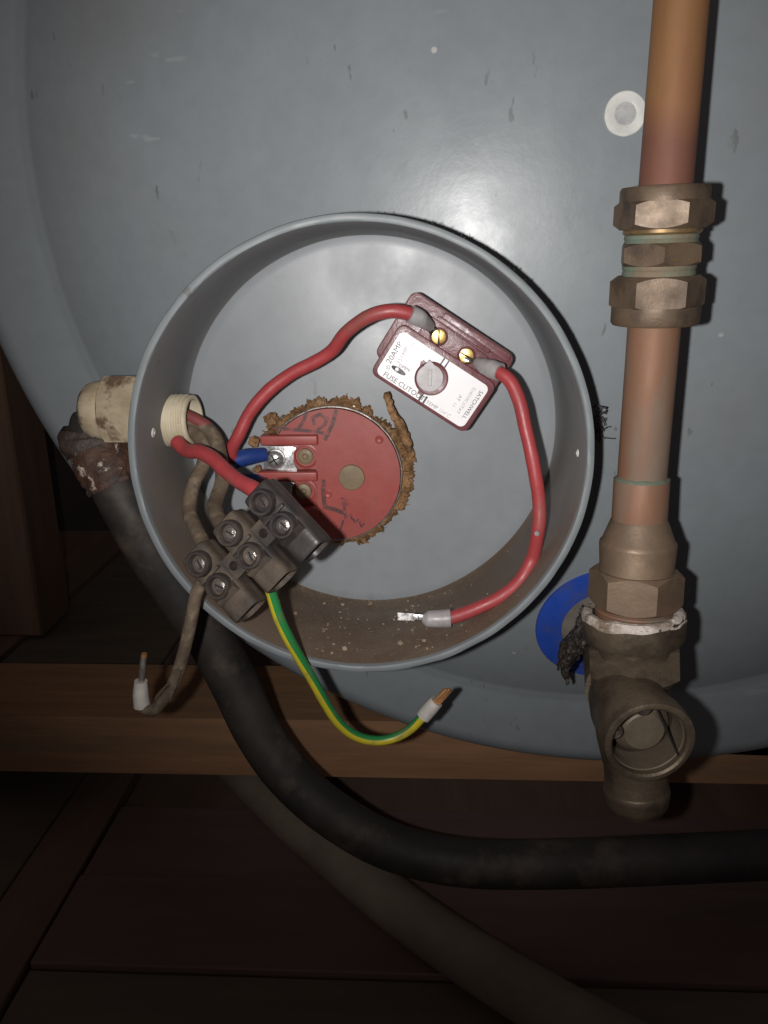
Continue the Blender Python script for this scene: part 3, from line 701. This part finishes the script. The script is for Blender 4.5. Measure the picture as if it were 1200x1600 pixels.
# ================================================================== TERMINAL BLOCK
TF0 = img_frame(397, 857, 316, (0.765, 0.644))
TF = TF0.tilt(TF0.y, math.radians(-20))
blk = empty('terminal_block', TF(0, 0, -34), 'dusty black three pole terminal strip hanging over the cup rim', 'terminal block')
SP = 73
for n_, oy in enumerate((SP, 0, -SP)):
    mname = ('black_plastic', 'dusty_block', 'dusty_block')[n_]
    bf = TF.moved((6, 0, -4)[n_], oy, 0)
    ax = Frame(bf(-62, 0, 0), bf.y, bf.z, bf.x, bf.k)      # z along the barrel
    pole = MB()
    def fl_(j, t, r, z):
        # barrel is round below and squarer above
        s = math.sin(t); c = math.cos(t); e_ = 6.0 if s > 0 else 3.0; q = (abs(c) ** e_ + abs(s) ** e_) ** (-1 / e_)
        return r * q * (0.985 if s < 0 else 0.94), z
    pole.lathe(ax, [(17, 24), (18, 4), (21, 0), (25, 0), (27.5, 2), (28.5, 8), (28.5, 124), (28, 130), (26.5, 132), (24, 132), (22.8, 129), (21.5, 100), (0, 98)], 40, jitter=fl_)
    po = pole.build('pole', mname, blk, 40)
    MB().lathe(Frame(bf(-61, 0, 0), bf.y, bf.z, bf.x, bf.k), [(17, 22), (0, 22)], 24).build('socket', 'dark_hole', po)  # near-black liners put the shade inside the barrel ends into the colour
    MB().lathe(Frame(bf(-62, 0, 0), bf.y, bf.z, bf.x, bf.k), [(21.9, 122), (20.6, 102), (0, 101)], 32).build('socket', 'dark_hole', po)
    for sx in (-36, 12):
        tf = bf.moved(sx, 0, 0)
        tw = MB().lathe(tf, [(22, 10), (21.3, 32), (20.4, 37), (19, 38.5), (15.5, 38.5), (14.2, 37), (13.4, 20), (0, 19.5)], 32).build('screw_tower', 'tower_plastic' if n_ else mname, blk, 40)
        sm = 'screw_dull' if not (n_ == 0 and sx < 0) else 'rubber'
        sw = MB().lathe(tf, [(10, 19.8), (10, 25), (8.8, 28), (5, 29.2), (0, 29.4)], 24).build('screw', sm, tw)
        MB().box(tf.tilt(tf.z, random.uniform(0, 3)), -7, 7, -1.2, 1.2, 27, 29.8).build('slot', 'dark_hole', sw)
    MB().box(bf, -14, -8, -22, 22, 20, 33, 1.5).build('saddle', mname, blk)
    # cradle that carries the saddle down to the lower barrel end
    MB().poly_prism(Frame(bf(0, -24, 0), bf.x, bf.z, bf.y * -1, bf.k), [(12, 18), (30, 36), (34, 33), (40, 24), (14, 14)], -46, -2, 1.2).build('shoulder', mname, blk)
for oy in (SP / 2, -SP / 2):
    wf = TF.moved(0, oy, 0); wx, wy = 19, 18
    mbw = MB(); nn = 24; top_o, top_i, bot_o, bot_i = [], [], [], []
    for i in range(nn):
        t = 2 * math.pi * (i + .5) / nn; c, s = math.cos(t), math.sin(t); q = 1 / max(abs(c), abs(s))
        for lst, x, y, z in ((top_o, wx * c * q, wy * s * q, 20), (top_i, 7.5 * c, 7.5 * s, 20), (bot_o, wx * c * q, wy * s * q, -22), (bot_i, 7.5 * c, 7.5 * s, -22)):
            lst.append(mbw.bm.verts.new(wf(x, y, z)))
    for a, b in ((top_o, top_i), (top_i, bot_i), (bot_i, bot_o), (bot_o, top_o)):
        for i in range(nn): mbw.bm.faces.new((a[i], a[(i + 1) % nn], b[(i + 1) % nn], b[i]))
    w_ = mbw.build('web', 'dusty_block', blk, 30)
    MB().lathe(wf, [(7.4, -21.5), (0, -21.5)], 24).build('hole_shadow_plate', 'dark_hole', w_)

# ================================================================== CABLE GLAND
gl = empty('cable_gland', P(235, 700, 392), 'cream plastic threaded cable gland through the left wall of the cup', 'cable gland')
gl['label'] = 'cream plastic threaded cable gland passing through the cup wall'
gk = K(283, 657, 390); GA = Frame(P(258, 657, 390), Vector((0, 0, 1)), Vector((0, 1, 0)).cross(Vector((0, 0, 1))), Vector((1, 0, 0)), gk)
GA = axis_frame(P(254, 657, 390), Vector((1, -0.10, 0.02)), gk)
prof = [(34, -6), (40, -4)]
z = -2
for i in range(6):
    prof += [(40.5, z), (40.5, z + 3.6), (38.3, z + 5.2), (38.3, z + 6.6)]; z += 8.2
prof += [(39.5, z), (39, z + 4), (36.5, z + 5.5), (33, z + 5.5), (32, z + 3), (31.5, z - 30), (0, z - 30)]
MB().lathe(GA, prof, 48).build('threaded_stub', 'cream', gl, 30)
GN = axis_frame(P(246, 642, 392), Vector((-1, 0.02, 0.0)), K(200, 642, 392))
mb = MB(); mb.hexnut(GN, 58, -8, 78, 0.25); mb.build('nut', 'cream_dirty', gl, 25)
MB().lathe(GN, [(44, 74), (48, 80), (47, 94), (43, 106), (36, 113), (30, 114), (28, 108)], 40).build('dome_end', 'cream_dirty', gl)
MB().lathe(axis_frame(P(247, 645, 392), Vector((-1, 0, 0)), gk), [(50, -9), (52, -7), (52, -2), (48, 0)], 40).build('washer', 'rubber', gl)

# ================================================================== WIRES
RW = 3.35 * U
def wire(name, pts, m, label, r=RW, parts=(), cat='wire', group=None, seg=14, wob=0.0):
    ps = PP(*pts); root = empty(name, min(ps, key=lambda q: q.z), label, cat, group)
    MB().tube(ps, r, seg, 8, wob=wob).build('insulation', m, root, 40)
    return root
KW = K(600, 700, 400)
# cutout -> heater
DSH = FLOOR_SHIFT
w1 = wire('red_wire', [(660, 501, 397), (640, 490, 394), (610, 486, 393), (572, 496, 395), (538, 520, 400), (517, 548, 405), (490, 568, 407), (452, 588, 408), (420, 612, 408), (392, 646, 408), (372, 682, 407), (362, 703, 410), (366, 716, 414), (380, 719, 418)], 'red_pvc', 'red wire looping from the fuse cutout to the heating element terminal', wob=1.2 * U)
MB().tube(PP((641, 490, 393), (655, 497, 395), (671, 509, 405)), [12 * KW, 12 * KW, 8.5 * KW], 16, 6).build('crimp_sleeve', 'grey_sleeve', w1)
MB().tube(PP((664, 504, 402), (675, 514, 409.5), (684, 526, 410.6)), [6 * KW, 7 * KW, 8 * KW], 10, 4, flat=0.35).build('lug', 'tinned', w1)
MB().tube(PP((364, 720, 414), (386, 714, 418), (414, 710, 424)), [13.5 * KW, 13.5 * KW, 11 * KW], 18, 6).build('crimp_sleeve', 'blue_crimp', w1)
MB().tube(PP((412, 711, 425), (424, 710, 427.5), (434, 710, 428)), [6 * KW, 8 * KW, 8 * KW], 10, 4, flat=0.4).build('lug', 'tinned', w1)
# cutout -> loose spade
DSH = 0.0
w2 = wire('red_wire', [(768, 576, 380.5), (782, 582, 377), (798, 596, 374), (811, 626, 371), (820, 664, 368), (829, 700, 366), (838, 745, 364), (843, 790, 363), (841, 832, 362), (832, 872, 365), (812, 907, 362), (784, 931, 361), (752, 948, 360), (724, 959, 360), (700, 966, 360)], 'red_pvc', 'red wire from the fuse cutout ending in a loose silver spade', wob=0.8 * U)
MB().tube(PP((746, 566, 388), (757, 572, 384), (769, 576.5, 380), (781, 581.5, 377.2)), [8 * KW, 12 * KW, 13.2 * KW, 13.4 * KW], 16, 6).build('crimp_sleeve', 'grey_sleeve', w2)
MB().tube(PP((727, 557, 392.6), (738, 562, 391.5), (749, 567, 387)), [8 * KW, 7 * KW, 6 * KW], 10, 4, flat=0.35).build('lug', 'tinned', w2)
MB().tube(PP((704, 966, 360), (683, 967, 360), (668, 967, 360), (660, 966, 360)), [13.5 * KW, 13.3 * KW, 12.5 * KW, 6 * KW], 18, 6).build('crimp_sleeve', 'grey_sleeve', w2)
kf = K(640, 965, 360)
sf = Frame(P(641, 964, 359.5), Vector((1, 0, -0.05)), Vector((0, 0.25, 1)), Vector((0, -1, 0.25)), kf)
mb = MB(); mb.box(sf, -20, 7, -6.2, 6.2, -0.9, 0.9, 0.4, 1); mb.box(sf, 6, 23, -4.6, 4.6, -2.6, 1.6, 1.2); mb.lathe(Frame(sf(9, 0, 1.2), sf.x, sf.y, sf.z, kf), [(5, -1), (5, 1), (3.4, 1.4), (2.6, .3), (0, .2)], 14)
mb.build('spade', 'tinned', w2)
scf = Frame(P(839, 834, 356.5), Vector((1, 0, 0)), Vector((0, 0, 1)), Vector((0, -1, 0)), kf)
MB().lathe(scf, [(4, -3), (3.6, .4), (0, .9)], 10).build('scuff', 'grey_sleeve', w2)
# gland -> block
w3 = wire('red_wire', [(276, 690, 372), (292, 704, 366), (312, 706, 358), (334, 718, 350), (352, 735, 342), (372, 751, 334), (392, 762, 328), (412, 774, 322)], 'red_pvc', 'short thick red wire pushed into the clean black pole of the terminal block', r=3.6 * U)
w3['label'] = 'short red wire from the gland into the cleanest black terminal pole'
w4 = wire('red_wire', [(282, 645, 390), (302, 654, 388), (322, 666, 387), (338, 684, 388), (347, 708, 392), (352, 730, 393), (364, 748, 396), (392, 752, 398), (414, 756, 400)], 'dusty_red_pvc', 'dull dark red wire arching out of the gland mouth', r=3.3 * U)
MB().tube(PP((372, 751, 397), (396, 753, 399), (414, 756, 401)), [12 * KW, 12.5 * KW, 10 * KW], 16, 6).build('crimp_sleeve', 'blue_crimp', w4)
w5 = wire('brown_wire', [(284, 664, 390), (304, 678, 386), (318, 700, 380), (317, 728, 374), (304, 756, 366), (299, 792, 356), (304, 822, 344), (313, 846, 334), (326, 866, 325)], 'brown_pvc', 'dusty brown wire from the gland curving along the cup wall', r=3.6 * U, wob=1.5 * U)
w6 = wire('brown_wire', [(286, 656, 391), (312, 664, 388), (334, 686, 384), (344, 716, 378), (346, 748, 370), (340, 778, 360), (338, 800, 348), (348, 820, 336), (364, 836, 326)], 'brown_pvc', 'wrinkled dusty brown wire entering the middle pole of the terminal block', r=3.7 * U, wob=1.8 * U)
w7 = wire('brown_wire', [(318, 902, 324), (306, 928, 322), (300, 960, 322), (291, 1002, 323), (280, 1044, 325), (268, 1074, 327), (254, 1096, 329), (240, 1109, 331), (226, 1108, 333), (220, 1098, 334)], 'brown_pvc', 'brown wire hanging below the terminal block with a white sleeved end', r=3.0 * U, wob=0.5 * U)
kh = K(220, 1080, 334)
MB().tube(PP((222, 1103, 334), (220, 1085, 334), (220, 1064, 334)), [13.5 * kh, 12.5 * kh, 10 * kh], 18, 6).build('ferrule_sleeve', 'white_sleeve', w7)
MB().tube(PP((221, 1066, 334), (223, 1040, 334), (225, 1024, 334)), [5 * kh, 4.8 * kh, 4.6 * kh], 12, 4).build('bare_tip', 'old_steel', w7)
MB().tube(PP((225, 1026, 334), (225.5, 1021, 334)), [4.9 * kh, 4.2 * kh], 12, 2).build('copper_end', 'copper_strand', w7)
mb = MB()
mb.tube(PP((279, 1046, 321), (270, 1078, 322), (266, 1096, 323)), [2.4 * U, 1.6 * U, 0.3 * U], 8, 6, flat=.4)
mb.tube(PP((262, 1070, 322), (248, 1086, 325), (240, 1098, 327)), [1.2 * U, 1.4 * U, 0.3 * U], 8, 6, flat=.4)
mb.build('frayed_skin', 'brown_pvc', w7)
w8 = wire('earth_wire', [(420, 914, 318), (427, 938, 320), (436, 966, 322), (450, 996, 325), (468, 1028, 330), (488, 1062, 336), (508, 1098, 342), (528, 1128, 347), (552, 1148, 351), (582, 1157, 354), (612, 1154, 356), (640, 1140, 357), (662, 1118, 357), (672, 1107, 357)], 'earth_pvc', 'green and yellow earth wire curling out of the terminal block', r=2.65 * U)
ke = K(680, 1100, 357)
MB().tube(PP((661, 1120, 357), (672, 1107, 357), (682, 1096, 357)), [12 * ke, 12.5 * ke, 11 * ke], 16, 6).build('ferrule_sleeve', 'white_sleeve', w8)
for i in range(9):
    a = i * 2 * math.pi / 8; rr = 5.2 if i < 8 else 0
    dx, dy = rr * math.cos(a), rr * math.sin(a)
    MB().tube(PP((676 + dx, 1103 + dy * .6, 357 + dy * .3), (688 + dx, 1091 + dy * .6, 357 + dy * .3), (699 + dx * .9 + random.uniform(-1, 1), 1079 + dy * .6 + random.uniform(-1.5, 1.5), 357 + dy * .3)), 2.5 * ke, 8, 5, wob=.3 * U).build('strand', 'copper_strand', w8)
MB().tube(PP((428, 916, 317), (423, 908, 316)), [3 * U, 2.4 * U], 10, 2).build('copper_end', 'copper_strand', w8)

# ================================================================== CONDUITS
RCN = 13.9 * U
c1 = [(148, 652, 396), (146, 672, 396), (156, 704, 395), (176, 746, 393), (202, 798, 392), (236, 860, 394), (282, 928, 398), (330, 1000, 402), (368, 1072, 402), (402, 1142, 399), (450, 1210, 395), (520, 1272, 391), (610, 1322, 387), (720, 1347, 385), (860, 1350, 385), (1040, 1343, 387), (1240, 1334, 389), (1420, 1328, 391)]
cd = wire('conduit', c1, 'conduit', 'black plastic conduit sweeping down from the cable gland past the beam', r=[11 * U, 12.5 * U] + [RCN] * 16, cat='conduit', seg=28)
cd.children[0].name = 'pipe'
mb = MB(); mb.tube(PP((150, 694, 395), (160, 716, 395), (172, 738, 394), (182, 758, 393)), [14.6 * U, 15.6 * U, 15.4 * U, 14.8 * U], 40, 9, caps=False)
for v in mb.bm.verts: v.co += Vector([noise.noise(v.co * 420 + Vector((9 * a, 0, 0))) for a in range(3)]) * 1.5 * U
mb.build('torn_collar', 'torn_sleeve', cd, 30)
mb = MB(); mb.tube(PP((141, 668, 396), (143, 684, 396), (150, 702, 395)), [14.5 * U, 17.2 * U, 16.4 * U], 36, 6, caps=False)
for v in mb.bm.verts: v.co += Vector([noise.noise(v.co * 300 + Vector((9 * a, 3, 0))) for a in range(3)]) * 1.3 * U
mb.build('rubber_boot', 'rubber', cd, 30)
def on_floor(px, py, r):
    d = ray(px, py); return CAM + d * ((r - CAM.z) / d.z)
r2 = 15.5 * U
ps = [on_floor(*q, r2) for q in ((292, 1112), (352, 1178), (425, 1252), (500, 1318), (590, 1392), (690, 1466), (800, 1538), (930, 1614), (1100, 1705))]
c2o = empty('conduit', ps[0], 'dusty brown conduit lying on the dark boards under the black one', 'conduit')
MB().tube(ps, r2, 28, 8).build('pipe', 'dusty_conduit', c2o)

# ================================================================== COPPER PIPE AND FITTINGS
def lerp(a, b, t): return a + (b - a) * t
PA = P(1078, -160, 345); PB = P(1031, 400, 333); PC = P(1002.5, 752, 338)
up_ax = (PA - PB).normalized(); dn_ax = (PC - PB).normalized()
RP = 11.2 * U
def along(py, a=PB, d=None):      # point of the pipe's axis at the picture row py
    best, lo_, hi_ = None, -0.2, 0.25
    d = d or dn_ax
    inv = M.inverted()
    for _ in range(50):
        mid = (lo_ + hi_) / 2; q = inv @ (a + d * mid - CAM); yy = 800 - F * q.y / -q.z
        if yy < py: lo_ = mid
        else: hi_ = mid
    return lo_
p1 = empty('copper_pipe', PB + up_ax * .03, 'bright orange copper pipe rising above the compression coupling', 'pipe')
MB().lathe(axis_frame(PB - up_ax * 0, up_ax, U), [(10.5, 0), (10.3, 120), (10.3, 440)], 40).build('tube', 'copper_new', p1)
p2 = empty('copper_pipe', PC, 'tarnished copper pipe between the coupling and the brass tee', 'pipe')
zl = (PC - PB).length / U
MB().lathe(axis_frame(PB, dn_ax, U), [(10.7, 8), (10.7, zl + 12)], 40).build('tube', 'copper_old', p2)
ko = K(1020, 400, 326) / U        # units per photo pixel here
cpl = empty('compression_coupling', PB + dn_ax * 30 * U, 'old brass compression coupling with hexagon nuts and green corrosion', 'pipe fitting')
AU = axis_frame(PB, dn_ax, U); AD = axis_frame(PB, dn_ax, U); AU.rs = AD.rs = 0.915
# rotate hexes so a flat faces the viewer
def flat_rot(fr, off=0.0):
    v = (CAM - fr.o); return math.atan2(v.dot(fr.y), v.dot(fr.x)) + math.radians(off)
def S(py): return along(py) / U
s = S(290), S(311), S(358), S(378), S(415), S(430), S(483), S(507)
hf = flat_rot(AU) - math.pi / 6
MB().lathe(AU, [(11.3, s[0] + 1), (12.5, s[0]), (18, s[0] + .3), (18.8, s[0] + 1.4), (18.8, s[1] + 1)], 48).build('nut_collar', 'brass_old', cpl)
MB().hexnut(AU, 20.9, s[1], s[2], hf + 0.03).build('nut', 'brass_old', cpl, 22)
MB().lathe(AU, [(14, s[2] - 1), (16.6, s[2]), (16.8, s[2] + 1.2), (15.6, s[2] + 2.1)], 40).build('thread_ring', 'brass_bright', cpl)
MB().lathe(AU, [(15.6, s[2] + 2), (15.9, s[2] + 3.4), (15.4, s[2] + 4.2), (15.9, s[2] + 5), (15.4, s[2] + 5.8), (15.8, s[3] + 1)], 40).build('thread', 'verdigris', cpl)
mb = MB(); mb.hexnut(AU, 18.3, s[3], s[4], hf + 0.42); mb.build('body', 'brass_old', cpl, 22)
MB().lathe(AD, [(15.6, s[4] - 1), (15.9, s[4] + .9), (15.4, s[4] + 1.7), (15.8, s[4] + 2.5), (15.5, s[5] + 1)], 40).build('thread', 'verdigris', cpl)
MB().hexnut(AD, 20.6, s[5], s[6], flat_rot(AD) - math.pi / 6 - 0.10).build('nut', 'brass_old', cpl, 22)
MB().lathe(AD, [(19.4, s[6] - 1.5), (19.4, s[7] - 1.4), (18.6, s[7] - .3), (12.5, s[7]), (11.3, s[7] - 1)], 48).build('nut_collar', 'brass_old', cpl)
# stamped letters on the body
bfz = axis_frame(PB, -up_ax, U)
vv = CAM - PB; vv = (vv - up_ax * vv.dot(up_ax)).normalized(); R_ = Matrix.Rotation(0.42 + math.pi / 6 - .02, 3, up_ax)
ang_b = hf + 0.42 + math.pi / 6
for sgn in (0, 1, 2, 3, 4, 5):
    a_ = ang_b + sgn * math.pi / 3; nv = AU.x * math.cos(a_) + AU.y * math.sin(a_)
    if nv.dot(vv) > 0.5 and nv.x > 0.05:
        xx = up_ax.cross(nv).normalized()
        tfm = Frame(AU.o + nv * (18.3 * 0.915 * math.cos(math.pi / 6)) * U + dn_ax * ((s[3] + s[4]) / 2 + 2.6) * U, xx, up_ax, nv, U)
        text('stamp', 'CNH', tfm, -6.5, 0, -0.05, 7.0, 0, 'brass_bright', cpl, th=0.18)

# reducer
TEE_TOP = P(990, 962, 334)
ax3 = (TEE_TOP - PC).normalized(); AR = axis_frame(PC, ax3, U); AR.rs = 0.945
def S3(py): return along(py, PC, ax3) / U
kr = K(1000, 850, 335) / U
red = empty('reducer_fitting', TEE_TOP, 'stepped dull copper reducer screwed into the brass tee', 'pipe fitting')
a = [S3(v) for v in (746, 752, 815, 846, 893, 945, 962)]
MB().lathe(AR, [(11.3, a[0] - .6), (12.2, a[0]), (12.9, a[0] + .5), (12.6, a[1]), (12.1, a[1] + .6)], 40, jitter=lambda j, t, r, z: (r, z + .5 * noise.noise(Vector((math.cos(t) * 3, math.sin(t) * 3, 1))))).build('solder_ring', 'verdigris', red)
MB().lathe(AR, [(12.2, a[0] + .3), (12.8, a[1]), (12.9, a[2] - 1)], 48).build('socket', 'copper_old', red)
MB().lathe(AR, [(12.9, a[2] - 1.2), (13.6, a[2]), (16.9, a[3] - 1), (17.9, a[3]), (18.1, a[3] + 1.5), (17.4, a[4] - 1.5), (18, a[4] + .5)], 48).build('cone', 'fitting_mix', red)
MB().hexnut(AR, 22.3, a[4] - 1.2, a[5], flat_rot(AR) - math.pi / 6 + .06).build('hexagon', 'fitting_mix', red, 22)
MB().lathe(AR, [(17.5, a[5] - 1), (18.8, a[5] + .3), (18.4, a[5] + 1.3), (18.8, a[5] + 2), (18.3, a[5] + 3), (18.6, a[6] + 2)], 40).build('thread', 'copper_old', red)

# brass tee
tee = empty('brass_tee', P(993, 1268, 326), 'dull brass tee with an open round port facing outwards', 'pipe fitting')
kt = K(990, 1000, 330) / U
T0 = P(989, 956, 333); T1 = P(992, 1060, 330); T2 = P(993, 1268, 322)
at = (T1 - T0).normalized(); AT = axis_frame(T0, at, U); AT.rs = 0.965
def S4(py): return along(py, T0, at) / U
b = [S4(v) for v in (956, 972, 1000, 1012, 1046, 1056)]
MB().lathe(AT, [(18.6, b[0] + 3), (19.3, b[0] + .3), (22.6, b[0] - .2), (24.0, b[0] + 1), (24.2, b[0] + 4), (23.6, b[2] - 2), (21.4, b[2] + .6), (20.9, b[3])], 56).build('socket_band', 'brass_dull', tee)
mb = MB(); mb.hexnut(AT, 23.4, b[2] - 1, b[4] + 2, flat_rot(AT) + 0.02); mb.build('socket_hexagon', 'brass_dull', tee, 22)
# run: neck flaring into the body and the lower barrel, swept as one skin
run = [T0 + at * (b[4] - 3) * U, P(983, 1062, 331), P(986, 1100, 330), P(990, 1150, 328), P(993, 1195, 326), P(994, 1222, 325)]
mb = MB(); mb.tube(run, [19.5 * U, 17.8 * U, 17.8 * U, 17.4 * U, 15.0 * U, 14.6 * U], 40, 8)
mb.build('body', 'brass_dull', tee)
low = [P(993, 1200, 325.6), P(994, 1224, 325), P(994.5, 1234, 324.6), P(995, 1252, 324), P(995.5, 1262, 323.6)]
mb = MB(); mb.tube(low, [14.4 * U, 15.2 * U, 15.8 * U, 14.8 * U, 13.0 * U], 40, 8); mb.build('lower_barrel', 'brass_dull', tee)
# port towards the viewer
Q1 = P(1016, 1162, 287); Q0 = Q1 + Vector((-3, 42, 1)) * U
pa = (Q1 - Q0); plen = pa.length / U; AP = axis_frame(Q0, pa, U)
ro, ri = 19.6, 15.9
MB().lathe(AP, [(15.2, 2), (17.6, plen * .34), (18.4, plen - 14), (19.4, plen - 10), (ro, plen - 2), (ro - .5, plen - .4), (ro - 1.4, plen), (ri + .9, plen), (ri, plen - .8), (ri - .2, plen - 6), (ri, plen - 20), (ri - 1, plen - 24), (0, plen - 24)], 64, jitter=lambda j, t, r, z: (r + (0.25 * math.sin(3 * t) if r > ro - 1 else 0), z)).build('port', 'brass_dull', tee, 40)
MB().lathe(AP, [(ri + .3, plen - 3), (ri - .5, plen - 3.8), (ri - .5, plen - 16)], 64).build('port_bore', 'inside_dull', tee)
# inner seat: cone with a flat nose and two drain holes
MB().lathe(AP.moved(1.2, -1.5, 0), [(13.2, plen - 22), (12.8, plen - 16), (9.2, plen - 11), (8.6, plen - 10.4), (0, plen - 10.2)], 40).build('valve_seat', 'inside_dull', tee, 30)
for t_, rr_ in ((math.radians(98), 13.2), (math.radians(172), 13.2)):
    # angle is measured in the picture: right = 0, up = 90
    rv = M @ Vector((math.cos(t_), math.sin(t_), 0)); rv = (rv - AP.z * rv.dot(AP.z)).normalized()
    c_ = AP(0, 0, plen - 6) + rv * rr_ * U
    e_ = MB().lathe(axis_frame(c_, AP.z, U), [(3.4, -10), (3.4, 0), (2.6, .6), (1.4, .2), (0, 0)], 20).build('guide_stud', 'rubber', tee)
    MB().lathe(axis_frame(c_, AP.z, U), [(1.2, 0), (1.0, .6), (0, .9)], 12).build('stud_pip', 'zinc', e_)
rv = M @ Vector((0.94, 0.28, 0)); tv = M @ Vector((-0.42, 0.9, 0))
cpt = AP(0, 0, plen - 5) + rv * 9.5 * U
MB().tube([cpt + tv * 11 * U, cpt + tv * 2 * U, cpt - tv * 12 * U], 0.5 * U, 6, 4).build('spring_clip', 'dark_hole', tee)
# branch into the tank
Bk = on_face(946, 980); MB().tube([Bk + Vector((0, .004, 0)), Bk + (Q0 - Bk) * .5, Q0], [14.5 * U, 14.8 * U, 15.5 * U], 36, 4).build('tank_branch', 'brass_dull', tee)
# tape
def tapej(j, t, r, z):
    return r + 0.6 * noise.noise(Vector((math.cos(t) * 6, math.sin(t) * 6, j))), z + 1.5 * noise.noise(Vector((math.cos(t) * 2.2, math.sin(t) * 2.2, 4 + j * .15)))
MB().lathe(AT, [(18.9, b[0] - .4), (20.6, b[0] - 1.6), (22.6, b[0] - 1.4), (23.6, b[0] - .2), (24.2, b[0] + 1.2), (24.2, b[0] + 2.2)], 72, jitter=tapej).build('thread_tape', 'ptfe', tee)
MB().tube(PP((1052, 968, 316), (1056, 978, 315.6), (1052, 990, 316), (1054, 1004, 317)), [1.0 * U, .7 * U, .5 * U, .3 * U], 6, 5, wob=.8 * U).build('tape_shred', 'ptfe', tee)
# black sealant rag at the inlet
mb = MB()
for i in range(30):
    u_ = random.random(); x0 = 912 - 26 * u_ + random.uniform(-6, 10); y0 = 962 + 62 * u_ + random.uniform(-10, 10); D0 = random.uniform(366, 392)
    ln = random.uniform(22, 50)
    mb.tube(PP((x0 + 9, y0 - ln * .4, D0), (x0, y0, D0 + 1), (x0 - random.uniform(0, 9), y0 + ln * .5, D0 + 2), (x0 - random.uniform(2, 16), y0 + ln, D0 + 3)), [2.6 * U, 4.2 * U, 3.4 * U, .8 * U], 9, 5, wob=3.2 * U, flat=0.55)
for v in mb.bm.verts: v.co += Vector([noise.noise(v.co * 650 + Vector((5 * a, 2, 0))) for a in range(3)]) * 1.8 * U
rag = mb.build('sealant', 'black_goo', None, 25); tag(rag, 'ragged black sealant hanging at the blue ring behind the tee', 'sealant')

# ================================================================== WOOD
by0 = (480 - 400) * U; by1 = (560 - 400) * U
ztop = P(100, 1120, 480).z
def beam_outline():
    zb_ = 36 * U
    pts = [(-0.75, zb_), (0.9, zb_), (0.9, ztop)]
    r = TR + 0.0006; dx = math.sqrt(max(0, r * r - (TC.z - ztop) ** 2))
    n = 60
    for i in range(n + 1):
        x = TC.x + dx - 2 * dx * i / n
        pts.append((x, TC.z - math.sqrt(r * r - (x - TC.x) ** 2)))
    pts.append((-0.75, ztop)); return pts
BFm = Frame(Vector((0, 0, 0)), Vector((1, 0, 0)), Vector((0, 0, 1)), Vector((0, 1, 0)))
bo = beam_outline()
print('beam', ztop, min(z for x, z in bo[3:-1]))
mb = MB()
va = [mb.bm.verts.new((x, by0, z)) for x, z in bo]; vb = [mb.bm.verts.new((x, by1, z)) for x, z in bo]
for i in range(len(bo)):
    j = (i + 1) % len(bo); mb.bm.faces.new((va[i], va[j], vb[j], vb[i]))
fa = mb.bm.faces.new(va); fb = mb.bm.faces.new(vb[::-1]); bmesh.ops.triangulate(mb.bm, faces=[fa, fb])
beam = mb.build('timber_beam', 'wood', None, 30) 
for x_ in (-0.52, 0.62): MB().box(WF, x_ - .03, x_ + .03, by0 + .004, by1 - .004, 0.0, 36 * U + .0004, .001, 1).build('packer', 'wood_dark', beam)
tag(beam, 'long orange brown timber beam with a curved cradle under the water heater', 'beam')
pD = floorD(1000); q = P(62, 960, pD)
post = MB().box(WF, q.x - 0.10, q.x, q.y, q.y + 0.05, 0.0, 0.75, 0.002, 1).build('timber_post', 'wood_dark', None); tag(post, 'dark upright timber post standing on the boards behind the beam', 'post')
